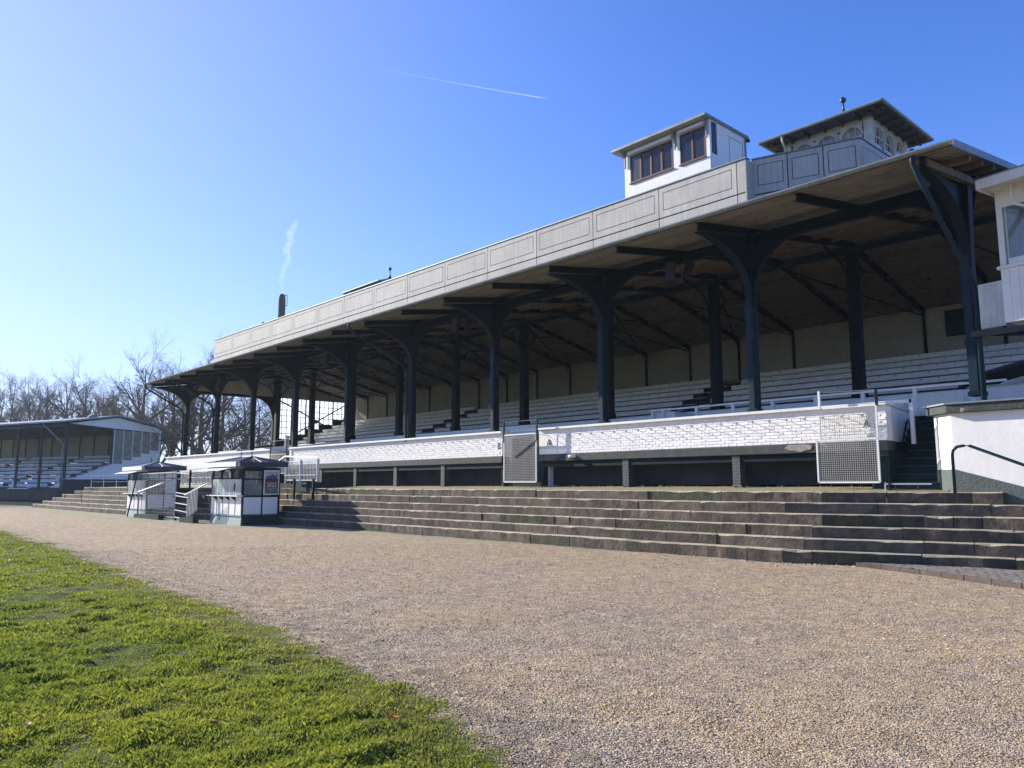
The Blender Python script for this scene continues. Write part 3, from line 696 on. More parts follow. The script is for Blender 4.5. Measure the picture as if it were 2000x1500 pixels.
# gutter, brackets, downpipes
g_ = MB(); n = 8; r = .078; xs = [XL, XR]; vs = []; fs = []
for x in xs:
    for k in range(n + 1):
        t = pi + pi * k / n; vs.append((x, YE - .06 + r * cos(t), ZE + .05 + r * sin(t)))
for k in range(n): fs.append((k, k + 1, n + 2 + k, n + 1 + k))
g_.add(vs, fs); g_.add([(v[0], v[1] * 1.0 + (v[1] - (YE - .06)) * -.06, v[2] + .004) for v in vs], [f[::-1] for f in fs])
g_.box(XL, XR, YE + .0265, YE + .032, ZE + .0, ZE + .085)
gut = g_.build('gutter', 'zinc', GS)
for k in range(44):
    x = XR - .6 - k * 1.12
    j = MB(); vs = []
    for xx in (x - .015, x + .015):
        for q in range(n + 1): t = pi + pi * q / n; vs.append((xx, YE - .06 + (r + .006) * cos(t), ZE + .05 + (r + .006) * sin(t)))
    j.add(vs, [(q, q + 1, n + 2 + q, n + 1 + q) for q in range(n)]).build('gutter_strap', 'zinc', gut)
MB().box(XL - .03, XR + .02, YE - .002, YE + .02, ZE - .05, ZE + .083).build('eaves_board', 'oldwood', GS)
# right verge: metal capping and purlin ends
b = MB()
b.hexa([(XR, YE, ZE - .06), (XR + .05, YE, ZE - .06), (XR + .05, YR, ZR - .06), (XR, YR, ZR - .06)], [(XR, YE, ZE + .10), (XR + .05, YE, ZE + .10), (XR + .05, YR, ZR + .10), (XR, YR, ZR + .10)])
b.build('verge_capping', 'zinc', GS)
for y in (17.2, 18.0, 18.8, 19.7, 20.7, 21.8): MB().box(XR - .6, XR - .04, y - .06, y + .06, roof_z(y) - .17, roof_z(y) - .034).build('purlin_end', 'oldwood', GS)
MB().beam((-5.45, 16.3, roof_z(16.3) - .14), (-5.2, 19.2, roof_z(19.2) - .42), .12, .16).build('verge_beam', 'oldwood', GS)
def downpipe(pts, m='postblue'):
    return MB().tube(pts, .055, 10).build('downpipe', m, GS, smooth=True)
downpipe([(-5.55, 15.95, 8.34), (-5.55, 15.95, 8.05), (-5.5, 16.15, 7.75), (-5.35, 17.3, 6.6), (-5.3, 18.25, 5.95), (-5.28, 18.30, 5.5), (-5.28, 18.30, 3.3)])
for xc in (COLX[4], COLX[8]):
    downpipe([(xc - 1.0, 15.95, 8.3), (xc - 1.0, 15.95, 8.05), (xc - .85, 16.2, 7.8), (xc - .2, 18.15, 6.6), (xc - .16, 18.32, 6.2), (xc - .16, 18.32, 3.4)])
downpipe([(-53.95, 15.95, 8.3), (-53.95, 15.95, 8.05), (-53.9, 16.2, 7.85), (-53.4, 18.1, 6.7), (-53.35, 18.3, 6.4), (-53.35, 18.3, 3.4)])
# left gable: arcade, boarding, glazed screen and stepped parapet
GX = -53.72
def gbox(name, m, y0, y1, z0, z1, x0=GX - .04, x1=GX + .04, par=GS): return MB().box(x0, x1, y0, y1, z0, z1).build(name, m, par)
b = MB(); ys = np.linspace(18.6, YB, 15)
for ya, yc in zip(ys[:-1], ys[1:]):
    b.hexa([(GX - .03, ya, 8.02), (GX + .03, ya, 8.02), (GX + .03, yc, 8.02), (GX - .03, yc, 8.02)], [(GX - .03, ya, roof_z(ya) - .04), (GX + .03, ya, roof_z(ya) - .04), (GX + .03, yc, roof_z(yc) - .04), (GX - .03, yc, roof_z(yc) - .04)])
b.build('gable_boarding', 'beigewall', GS)
def arch_y(ya, yb):                                      # haunched opening in the gable plane
    b = MB(); n = 10; zc, zb = 6.4, 7.86; r = 1.3; bot = [(ya, zc)] + [(ya + .12 + r * (1 - cos(i / n * pi / 2)), zc + (zb - zc) * sin(i / n * pi / 2)) for i in range(n + 1)]
    bot += [(yb - .12 - r * (1 - cos(i / n * pi / 2)), zc + (zb - zc) * sin(i / n * pi / 2)) for i in range(n, -1, -1)] + [(yb, zc)]
    vs = []; fs = []
    for y, z in bot: vs += [(GX - .04, y, z), (GX - .04, y, 8.05), (GX + .04, y, z), (GX + .04, y, 8.05)]
    for i in range(len(bot) - 1): k = 4 * i; fs += [(k, k + 1, k + 5, k + 4), (k + 2, k + 6, k + 7, k + 3), (k, k + 4, k + 6, k + 2)]
    b.add(vs, fs).build('gable_arch', 'navy', GS)
arch_y(18.5, 24.9)
gbox('gable_post', 'navy', 24.8, 25.15, 3.3, 9.4, GX - .12, GX + .12)
gy_ = [25.15, 26.3, 27.45, 28.6, 29.75, 30.95]; gb = [4.95, 5.35, 5.8, 6.2, 6.65]
for i in range(5):
    y0, y1 = gy_[i], gy_[i + 1]
    gbox('glass_pane', 'frost', y0 + .04, y1 - .04, gb[i] + .05, 8.0, GX - .01, GX + .01)
    for q in range(1, 3): gbox('glazing_bar', 'navy', y0 + q * 1.15 / 3 - .015, y0 + q * 1.15 / 3 + .015, gb[i], 8.02)
    z = gb[i]
    while z < 7.9: gbox('glazing_bar', 'navy', y0, y1, z - .015, z + .015, GX - .03, GX + .03); z += .44
    gbox('screen_post', 'navy', y0 - .04, y0 + .04, gb[i] - .3, 8.03, GX - .06, GX + .06)
    gbox('stepped_parapet', 'darkgreen', y0, y1, 2.0, gb[i] - .02, GX - .12, GX + .12)
b = MB(); b.prism([(19.3, 1.6), (25.1, 1.6), (25.1, 4.6), (19.3, 3.5)], lambda a, c, t: (t, a, c), GX - .12, GX + .12); b.build('sloping_parapet', 'darkgreen', GS)
b = MB(); b.beam((GX + .1, 25.1, 7.9), (GX + .1, 30.9, 5.3), .08, .08); b.beam((GX + .1, 25.1, 4.5), (GX + .1, 30.9, 7.9), .08, .08); b.lathe((GX + .1, 28.3, 6.4), [(.0, -.14), (.16, -.1), (.16, .1), (.0, .14)], 10); b.build('cross_brace', 'navy', GS)
# roof parapet of fibre cement panels
YP = 18.35
def ptop(x): return 10.54 + (-10.7 - x) * .0055
b = MB(); b.hexa([(-48.55, YP + .03, 8.72), (-10.68, YP + .03, 8.72), (-10.68, YP + .14, 8.72), (-48.55, YP + .14, 8.72)], [(-48.55, YP + .03, ptop(-48.5) - .01), (-10.68, YP + .03, ptop(-10.7) - .01), (-10.68, YP + .14, ptop(-10.7) - .01), (-48.55, YP + .14, ptop(-48.5) - .01)])
PAR = b.build('parapet', 'groove', GS)
div = [-10.66, -10.95] + [-10.95 - 2.672 * i for i in range(1, 15)]; div[-1] = -48.55
for i, (xa, xb) in enumerate(zip(div[:-1], div[1:])):
    g_ = .014; x0, x1 = xb + g_, xa - g_; zt = ptop((x0 + x1) / 2) - .01; dy = random.uniform(0, .003)
    MB().box(x0, x1, YP - dy, YP + .031, 8.73, 9.56).build('lower_panel', 'panel', PAR)
    if x1 - x0 < 1: MB().box(x0, x1, YP - dy, YP + .031, 9.60, zt).build('parapet_panel', 'panel', PAR); continue
    i0, i1, k0, k1 = x0 + .14, x1 - .14, 9.80, zt - .17
    f = MB(); f.box(x0, i0, YP - dy, YP + .031, 9.60, zt); f.box(i1, x1, YP - dy, YP + .031, 9.60, zt); f.box(i0, i1, YP - dy, YP + .031, 9.60, k0); f.box(i0, i1, YP - dy, YP + .031, k1, zt)
    f.build('panel_frame', 'panel', PAR)
    MB().box(i0 + .022, i1 - .022, YP - dy, YP + .031, k0 + .022, k1 - .022).build('parapet_panel', 'panel', PAR)
b = MB(); b.hexa([(-48.6, YP - .03, ptop(-48.5)), (-10.64, YP - .03, ptop(-10.7)), (-10.64, YP + .2, ptop(-10.7)), (-48.6, YP + .2, ptop(-48.5))], [(-48.6, YP - .03, ptop(-48.5) + .035), (-10.64, YP - .03, ptop(-10.7) + .035), (-10.64, YP + .2, ptop(-10.7) + .035), (-48.6, YP + .2, ptop(-48.5) + .035)]); b.build('parapet_cap', 'zinc', PAR)
# angled parapet at the right end
def panel_run(A, B, npan, z0, z1, first=True):
    A = Vector((*A, 0)); B = Vector((*B, 0)); t = (B - A); L = t.length; t.normalize(); nrm = Vector((t.y, -t.x, 0))
    fr = lambda a, d, z: tuple(A + t * a + nrm * -d + Vector((0, 0, z)))
    base = MB(fr).box(0, L, .03, .12, z0, z1 - .01).build('angled_parapet', 'groove', GS)
    MB(fr).box(.012, L - .012, 0, .031, z0, 9.56).build('lower_panel', 'panel', base)
    w = L / npan
    for i in range(npan):
        x0, x1 = i * w + .014, (i + 1) * w - .014; i0, i1, k0, k1 = x0 + .10, x1 - .10, 9.82, z1 - .17
        f = MB(fr); f.box(x0, i0, 0, .031, 9.60, z1 - .01); f.box(i1, x1, 0, .031, 9.60, z1 - .01); f.box(i0, i1, 0, .031, 9.60, k0); f.box(i0, i1, 0, .031, k1, z1 - .01); f.build('panel_frame', 'panel', base)
        MB(fr).box(i0 + .02, i1 - .02, 0, .031, k0 + .02, k1 - .02).build('parapet_panel', 'panel', base)
    MB(fr).box(-.03, L + .03, -.03, .15, z1, z1 + .035).build('parapet_cap', 'zinc', base)
MB().box(-10.70, -10.655, YP, 18.75, 8.8, 10.53).build('parapet_return', 'panel', PAR)
panel_run((-10.66, 18.73), (-8.04, 19.56), 3, 8.95, 10.60); panel_run((-8.04, 19.56), (-7.98, 22.6), 2, 9.42, 10.60)

# front wall: brick parapet on a concrete lintel over recesses
WALL = thing('front_wall', 'low whitewashed brick wall with white coping running along the foot of the grandstand', 'wall', (-28.0, 18.5, 1.5))
WS = [(-56.3, -39.6), (-37.5, -20.75), (-18.85, -7.32)]
ZW0, ZW1 = 2.62, 3.44
bm = boxmesh('brick', .232, .05, .064, 'brick', .0018, .006)
nbk = 0; rest = MB(); hooks = []
slots = []
for xa, xb in WS:
    MB().box(xa + .01, xb - .01, 18.331, 18.62, ZW0, ZW1).build('wall_core', 'brick', WALL)
    MB().box(xa - .02, xb + .04, 18.22, 18.72, ZW1 + .001, ZW1 + .075).build('coping', 'white', WALL, bevel=.008)
    MB().box(xa - .01, xb + .01, 18.28, 18.7, ZW0 - .235, ZW0 - .001).build('lintel', 'lintel', WALL, bevel=.015)
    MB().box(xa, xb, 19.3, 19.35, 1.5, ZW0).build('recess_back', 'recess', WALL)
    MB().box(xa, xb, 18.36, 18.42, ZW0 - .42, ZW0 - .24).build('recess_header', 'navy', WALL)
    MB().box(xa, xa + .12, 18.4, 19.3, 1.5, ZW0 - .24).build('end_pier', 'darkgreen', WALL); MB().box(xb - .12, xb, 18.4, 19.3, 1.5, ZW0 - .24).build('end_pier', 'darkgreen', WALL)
    for c in range(10):
        z = ZW0 + .041 + c * .0795; x = xb - .02 - (.12 if c % 2 else 0)
        while x - .23 > xa + .02: slots.append((x - .116, z)); x -= .2445
slots.sort(key=lambda s: -s[0])
big = [s for s in slots if s[0] > -14.6][:300]; bigset = set(big)
for (x, z) in big:
    o = bpy.data.objects.new('brick', bm); put(o, WALL); o.location = world_inv(WALL) @ Vector((x, 18.344 + random.uniform(-.0035, .0035), z + random.uniform(-.0015, .0015))); o.rotation_euler = (random.uniform(-.02, .02), 0, random.uniform(-.02, .02))
for (x, z) in slots:
    if (x, z) in bigset: continue
    d = random.uniform(-.006, .004); rest.box(x - .116, x + .116, 18.322 + d, 18.37, z - .032, z + .032)
tag(rest.build('far_bricks', 'brick', WALL), kind='stuff')
x = -7.9
while x > -36.8:
    if not (-20.9 < x < -18.7):
        h = MB(); h.box(x - .02, x + .02, 18.310, 18.33, ZW1 - .225, ZW1 - .175); h.tube([(x, 18.33, ZW1 - .20), (x, 18.09, ZW1 - .20)], .0075, 6); h.build('hook', 'oldwhite', WALL)
    x -= .478
for x in (-11.3, -15.1, -24.3, -27.63, -30.9, -34.1): 
    p = MB(); p.box(x - .11, x + .11, 18.34, 18.62, 1.5, ZW0 - .24); pier = p.build('recess_pier', 'lintel', WALL)
    for c in range(10):
        z = 1.56 + c * .082
        MB().box(x - .113, x + (.0 if c % 2 else .055), 18.33, 18.345, z, z + .07).build('brick', 'greygreen', pier); MB().box(x + (.01 if c % 2 else .065), x + .113, 18.33, 18.345, z, z + .07).build('brick', 'greygreen', pier)
# bare patch where paint has flaked off the lintel, and an oval lamp
pch = MB(); pp = [(-9.75, 2.60), (-9.2, 2.60), (-9.12, 2.55), (-9.16, 2.47), (-9.3, 2.45), (-9.45, 2.41), (-9.6, 2.45), (-9.72, 2.46), (-9.86, 2.52)]
pch.prism(pp, lambda a, c, t: (a, t, c), 18.262, 18.281); pch.build('bare_concrete_patch', mat('bare concrete', (0.30, 0.26, 0.22), .9, .3, 12, .01, 30), WALL)
MB().lathe((-17.25, 18.27, 2.52), [(.0, -.055), (.13, -.04), (.15, 0), (.13, .04), (.0, .055)], 14).build('oval_lamp', 'white', WALL)
text_obj('letter_A', 'A', .34, (-18.35, 18.33 - .035, 3.0), (pi / 2, 0, 0), 'postblue', WALL)
MB().box(-18.84, -18.0, 18.312, 18.332, ZW0 + .003, ZW1 - .01).build('smooth_plaster', 'plaster', WALL)
text_obj('letter_B', 'B', .30, (-20.93, 18.315, 2.98), (pi / 2, 0, 0), 'postblue', WALL)
text_obj('letter_A', 'A', .26, (-7.78, 18.31, 3.02), (pi / 2, 0, 0), 'postblue', WALL)
MB().box(-7.62, -7.316, 18.29, 18.40, 1.42, ZW0 - .24).build('corner_pier', 'darkgreen', WALL)
# return wall beside the stairs at the right end
rw = lambda a, d, z: (-7.32 - .153 * a + d, 18.34 + a, z)
b = MB(rw); b.hexa([(0, -.25, ZW0), (0, 0, ZW0), (2.75, 0, ZW0 + .02), (2.75, -.25, ZW0 + .02)], [(0, -.25, ZW1), (0, 0, ZW1), (2.75, 0, ZW1), (2.75, -.25, ZW1)]); b.build('return_wall', 'plaster', WALL)
MB(rw).box(-.02, 2.8, -.28, .05, ZW1 + .001, ZW1 + .06).build('return_coping', 'white', WALL)
MB(rw).box(.02, 2.8, -.25, .004, 1.45, ZW0 - .002).build('return_plinth', 'darkgreen', WALL)
MB(rw).box(2.3, 2.42, -.05, .02, 1.6, ZW0).build('dark_post', 'navy', WALL)
b = MB(); b.tube([rw(.75, .08, 2.35), rw(1.55, .08, 3.12), rw(1.75, .08, 3.2), rw(1.8, .02, 3.1)], .025, 8); b.build('stair_handrail', 'black', WALL, smooth=True)
# the same kind of return at the other gaps
for x, sg in ((-20.75, 1), (-18.85, -1), (-39.6, 1), (-37.5, -1)):
    MB().box(min(x, x - sg * .2), max(x, x - sg * .2), 18.62, 20.0, 1.5, ZW1).build('gap_return', 'plaster', WALL)
for xa, xb in ((-20.7, -18.9), (-39.55, -37.55)):
    st = MB()
    for k in range(9): st.box(xa, xb, 18.5 + .26 * k, 21.2, 1.5 + .19 * k, 1.5 + .19 * (k + 1))
    st.build('gap_stairs', 'tier', WALL)

# stairs between the front wall and the plastered stair building
ST = thing('dark_stairs', 'dark green worn concrete stairs climbing between the brick wall end and the plastered block', 'stairs', (-6.8, 18.4, 1.5))
for k in range(9):
    z = 1.46 + .19 * k; y = 18.35 + .27 * k
    MB().box(-7.75, -5.9, y, y + (.28 if k < 8 else 3), z if k else 1.3, z + .185).build('stair_step', 'darkgreen', ST)
    MB().box(-7.75, -5.9, y - .015, y + .03, z + .186, z + .196).build('step_nosing', 'greygreen', ST)

# ------------------------------------------------------------------ plastered stair building at the right
PB = thing('stair_building', 'white rough plastered block with grey-green plinth and dark coping at the right edge', 'building', (-4.5, 18.0, 1.45))
FX = lambda z: 1.90 - .385 * (-5.84 - z) * -1 if False else 0
b = MB(); b.hexa([(-5.86, 18.0, 1.9), (-2.0, 18.0, 1.9), (-2.0, 21.5, 1.9), (-6.33, 21.5, 1.9)], [(-5.86, 18.0, 3.12), (-2.0, 18.0, 3.12), (-2.0, 21.5, 3.12), (-6.33, 21.5, 3.12)])
b = MB(); poly = [(-5.86, 18.0), (-2.0, 18.0), (-2.0, 21.6), (-6.34, 21.6), (-6.34, 18.42)]
b.prism(poly, lambda a, c, t: (a, c, t), 0.6, 3.12); b.build('wall', 'plaster', PB)
b = MB(); b.prism([(-5.862, 0.6), (-2.0, 0.6), (-2.0, 0.62), (-4.4, 1.50), (-5.862, 1.93)], lambda a, c, t: (a, t, c), 17.988, 18.0); b.build('plinth', 'greygreen', PB)
b = MB(); b.hexa([(-6.352, 18.415, 1.4), (-5.865, 17.988, 1.4), (-5.86, 18.0, 1.4), (-6.34, 18.43, 1.4)], [(-6.352, 18.415, 1.93), (-5.865, 17.988, 1.93), (-5.86, 18.0, 1.93), (-6.34, 18.43, 1.93)]); b.build('plinth', 'greygreen', PB)
MB().box(-6.35, -6.338, 18.44, 21.6, 1.4, 1.93).build('plinth', 'greygreen', PB)
cp = [(-5.90, 17.86), (-2.0, 17.86), (-2.0, 21.6), (-6.47, 21.6), (-6.47, 18.36)]
MB().prism(cp, lambda a, c, t: (a, c, t), 3.121, 3.30).build('coping', 'lintel', PB, bevel=.012)
cq = [(-5.92, 17.82), (-2.0, 17.82), (-2.0, 21.6), (-6.52, 21.6), (-6.52, 18.34)]
MB().prism(cq, lambda a, c, t: (a, c, t), 3.301, 3.335).build('coping_sheet', 'zinc', PB)
HR = tag(MB().tube([(-5.72, 17.5, 1.42), (-5.72, 17.5, 2.22), (-5.70, 17.5, 2.31), (-5.62, 17.5, 2.38), (-5.50, 17.5, 2.40), (-5.38, 17.5, 2.39), (-4.45, 17.5, 1.98), (-3.2, 17.5, 1.42)], .032, 10).build('handrail', 'postblue', None, smooth=True),
         'dark bent steel handrail standing in front of the white plastered block', 'handrail')
# little hut roofs seen over the coping behind
HT = thing('small_hut', 'small weathered hut with low pitched roof seen over the coping of the plastered block', 'hut', (-6.2, 24.0, 3.2))
MB().box(-7.35, -6.0, 24.0, 25.6, 3.2, 4.35).build('wall', 'oldwhite', HT)
b = MB(); b.hexa([(-7.5, 23.8, 4.30), (-6.9, 23.8, 4.62), (-6.9, 25.8, 4.62), (-7.5, 25.8, 4.30)], [(-7.5, 23.8, 4.38), (-6.9, 23.8, 4.70), (-6.9, 25.8, 4.70), (-7.5, 25.8, 4.38)]); b.hexa([(-6.9, 23.8, 4.62), (-5.6, 23.8, 4.9), (-5.6, 25.8, 4.9), (-6.9, 25.8, 4.62)], [(-6.9, 23.8, 4.70), (-5.6, 23.8, 4.98), (-5.6, 25.8, 4.98), (-6.9, 25.8, 4.70)]); b.build('roof', 'roofsheet', HT)
MB().box(-6.75, -6.45, 23.97, 23.995, 3.5, 4.15).build('hatch', 'tier', HT)

# raised commentary box at the right edge, on its steel frame
CB = thing('raised_box', 'white boarded box on a dark steel frame at the right edge', 'cabin', (-4.2, 17.4, 4.7))
A0 = Vector((-4.71, 18.04, 0)); tb = Vector((cos(radians(-10)), sin(radians(-10)), 0)); nbk_ = Vector((-tb.y, tb.x, 0))
KS = 1.046; cf = lambda a, d, z: tuple(A0 + tb * a * KS + nbk_ * d + Vector((0, 0, z * KS - .074)))
for i in range(9): MB(cf).box(i * .16 + .002, i * .16 + .157, 0, .03, 4.78, 5.86).build('wall_board', 'white', CB)
MB(cf).box(0, 3, .031, 1.9, 4.80, 5.86).build('lower_wall', 'white', CB)
MB(cf).box(-.05, 3, -.05, .10, 5.862, 5.92).build('ledge', 'white', CB)
MB(cf).box(0, .11, .0, .11, 5.921, 7.12).build('corner_post', 'white', CB)
MB(cf).box(-.0, 3, -.0, .10, 7.12, 7.47).build('head_board', 'white', CB)
MB(cf).box(.16, 3, .0, .08, 5.921, 6.05).build('sill', 'white', CB)
MB(cf).box(.13, .17, .04, .09, 6.05, 7.12).build('window_frame', 'oldwhite', CB)
MB(cf).box(.17, 2.9, .05, .06, 6.05, 7.12).build('window_pane', 'glass', CB)
MB(cf).box(0.01, .03, .11, 1.9, 5.92, 7.12).build('side_wall', 'oldwhite', CB)
MB(cf).box(.55, .62, .9, .97, 5.92, 7.12).build('inner_post', 'oldwhite', CB); MB(cf).box(0.1, 3, 1.85, 1.9, 5.9, 7.3).build('back_wall', 'oldwhite', CB)
b = MB(cf); b.box(.25, .55, .6, .64, 6.35, 6.39); b.box(.25, .29, .6, .64, 6.2, 6.6); b.box(.48, .52, .6, .64, 6.25, 6.5); b.build('clamp_stand', 'black', CB)
b = MB(cf); b.box(-.06, 3, -.55, 2.3, 7.47, 7.53); b.build('roof', 'oldwhite', CB)
MB(cf).box(-.08, 3, -.58, -.551, 7.43, 7.62).build('roof_fascia', 'white', CB); MB(cf).box(-.09, -.061, -.55, 2.3, 7.43, 7.62).build('roof_fascia', 'white', CB)
MB(cf).box(-.10, 3, -.6, 2.3, 7.621, 7.64).build('roof_sheet', 'zinc', CB)
b = MB(cf); b.beam((.42, -.25, 7.46), (.42, -.25, 7.08), .035, .035); b.beam((.34, -.26, 7.10), (1.1, -.1, 6.72), .04, .04); b.build('awning_arm', 'white', CB)
MB(cf).box(-.48, -.004, .05, .09, 4.74, 5.66).build('side_panel', 'oldwhite', CB)
MB().box(-5.35, -3.0, 18.0, 18.1, 4.70, 4.83).build('frame_beam', 'navy', CB)
b = MB(cf); b.beam((-.35, .1, 4.62), (2.0, .1, 4.30), .06, .08); b.beam((.3, .1, 4.72), (2.2, .3, 4.30), .06, .08); b.beam((.1, 1.5, 4.70), (3, 1.5, 4.70), .1, .12); b.beam((-.2, .8, 4.70), (3, .9, 4.68), .06, .06); b.build('frame_truss', 'navy', CB)

# ------------------------------------------------------------------ cabin on the roof
RC = thing('roof_cabin', 'white boxy cabin with brown framed windows on the grandstand roof', 'cabin', (-13.7, 19.8, 8.8))
cx0, cx1, cy0, cy1 = -15.36, -12.12, 18.9, 20.9
def wallx(y, z0, z1, segs, name='front_wall'):          # boards in the facade
    pass
b = MB()
wins = [(-15.12, -13.46, 11.30, 12.22), (-13.18, -12.28, 11.30, 12.26)]
x = cx0; 
while x < cx1 - .02:
    x1 = min(x + .135, cx1)
    MB().box(x + .0015, x1 - .0015, cy0, cy0 + .03, 9.2, 11.29).build('wall_board', 'kiosk', RC); x = x1
f = MB(); f.box(cx0, -15.12, cy0, cy0 + .04, 11.291, 12.44); f.box(-13.46, -13.18, cy0, cy0 + .04, 11.291, 12.44); f.box(-12.28, cx1, cy0, cy0 + .04, 11.291, 12.44); f.box(-15.12, -13.46, cy0, cy0 + .04, 12.23, 12.44); f.box(-13.18, -12.28, cy0, cy0 + .04, 12.27, 12.44)
f.build('front_wall', 'kiosk', RC)
b = MB(); b.box(cx1 - .04, cx1, cy0 + .041, 19.02, 9.2, 12.44); b.box(cx1 - .04, cx1, 19.24, cy1, 9.2, 12.44); b.box(cx1 - .04, cx1, 19.02, 19.24, 9.2, 11.42); b.box(cx1 - .04, cx1, 19.02, 19.24, 12.36, 12.44); b.build('side_wall', 'kiosk', RC)
fr_ = MB(); fr_.box(cx1, cx1 + .012, 19.0, 19.02, 11.4, 12.38); fr_.box(cx1, cx1 + .012, 19.24, 19.26, 11.4, 12.38); fr_.box(cx1, cx1 + .012, 19.02, 19.24, 12.36, 12.38); fr_.box(cx1, cx1 + .012, 19.02, 19.24, 11.4, 11.42)
sw = fr_.build('side_window', 'black', RC); MB().box(cx1 - .02, cx1 - .012, 19.02, 19.24, 11.42, 12.36).build('window_pane', 'darkglass', sw)
d_ = MB(); 
for q in ((19.95, 19.965, 10.2, 12.2), (20.7, 20.715, 10.2, 12.2)): d_.box(cx1, cx1 + .004, *q)
d_.box(cx1, cx1 + .004, 19.965, 20.7, 12.185, 12.2); d_.build('door_joint', 'groove', RC)
MB().box(cx0 + .05, cx1 - .05, cy1 - .04, cy1, 9.2, 12.44).build('rear_wall', 'dim', RC)
b = MB(); b.box(cx0, cx0 + .04, cy0 + .041, 19.35, 9.2, 11.29); b.box(cx0, cx0 + .04, 19.35, cy1, 9.2, 12.44); b.box(cx0, cx0 + .04, cy0 + .041, 19.35, 12.2, 12.44); b.build('side_wall', 'kiosk', RC)
MB().box(cx0 + .3, cx1 - .1, cy0 + .6, cy0 + 1.9, 9.25, 11.35).build('inner_desk', 'dim', RC)
MB().box(cx0 + .05, cx1 - .05, cy0 + .05, cy1 - .05, 12.36, 12.39).build('ceiling', 'brown', RC)
for (x0, x1, z0, z1), np_ in zip(wins, (4, 2)):
    fr_ = MB(); w = (x1 - x0) / np_
    for i in range(np_ + 1): c = x0 + i * w; fr_.box(max(c - .035, x0), min(c + .035, x1), cy0 - .012, cy0 + .03, z0, z1)
    fr_.box(x0, x1, cy0 - .010, cy0 + .028, z0, z0 + .045); fr_.box(x0, x1, cy0 - .010, cy0 + .028, z1 - .05, z1)
    wf = fr_.build('window', 'brown', RC)
    for i in range(np_):
        if np_ == 4 and i == 0: MB().box(x0 + .035, x0 + w - .035, cy0 + .01, cy0 + .016, z0 + .045, z1 - .05).build('window_pane', 'glass', wf)
        else: MB().box(x0 + i * w + .035, x0 + (i + 1) * w - .035, cy0 + .01, cy0 + .016, z0 + .045, z1 - .05).build('window_pane', 'darkglass', wf)
    MB().box(x0 - .03, x1 + .03, cy0 - .05, cy0 + .03, z0 - .03, z0 - .002).build('window_sill', 'brown', wf)
    b = MB(); b.hexa([(x0 - .02, cy0 - .13, z1 + .02), (x1 + .02, cy0 - .13, z1 + .02), (x1 + .02, cy0 - .001, z1 + .02), (x0 - .02, cy0 - .001, z1 + .02)], [(x0 - .02, cy0 - .10, z1 + .13), (x1 + .02, cy0 - .10, z1 + .13), (x1 + .02, cy0 - .001, z1 + .13), (x0 - .02, cy0 - .001, z1 + .13)]); b.build('blind_box', 'kiosk', RC)
b = MB(); b.box(-15.65, -12.08, 18.60, 21.0, 12.44, 12.50); b.build('roof', 'panel', RC)
b = MB(); b.box(-15.67, -12.06, 18.58, 18.599, 12.43, 12.515); b.box(-12.079, -12.06, 18.60, 21.02, 12.43, 12.515); b.box(-15.67, -15.651, 18.60, 21.02, 12.43, 12.515); b.build('roof_edge', 'zinc', RC)
for x in (-15.30, -13.34, -12.2):
    b = MB(); b.beam((x, 18.85, 11.85), (x, 18.85, 12.45), .05, .05); b.beam((x, 18.85, 12.20), (x, 18.64, 12.41), .04, .04); b.build('roof_bracket', 'zinc', RC)
MB().tube([(cx1 + .02, 20.86, 12.5), (cx1 + .02, 20.86, 9.2)], .03, 6).build('downpipe', 'zinc', RC)
MB().lathe((cx1 + .06, 20.95, 12.35), [(0, -.06), (.07, -.03), (.07, .03), (0, .06)], 8).build('lamp', 'black', RC)

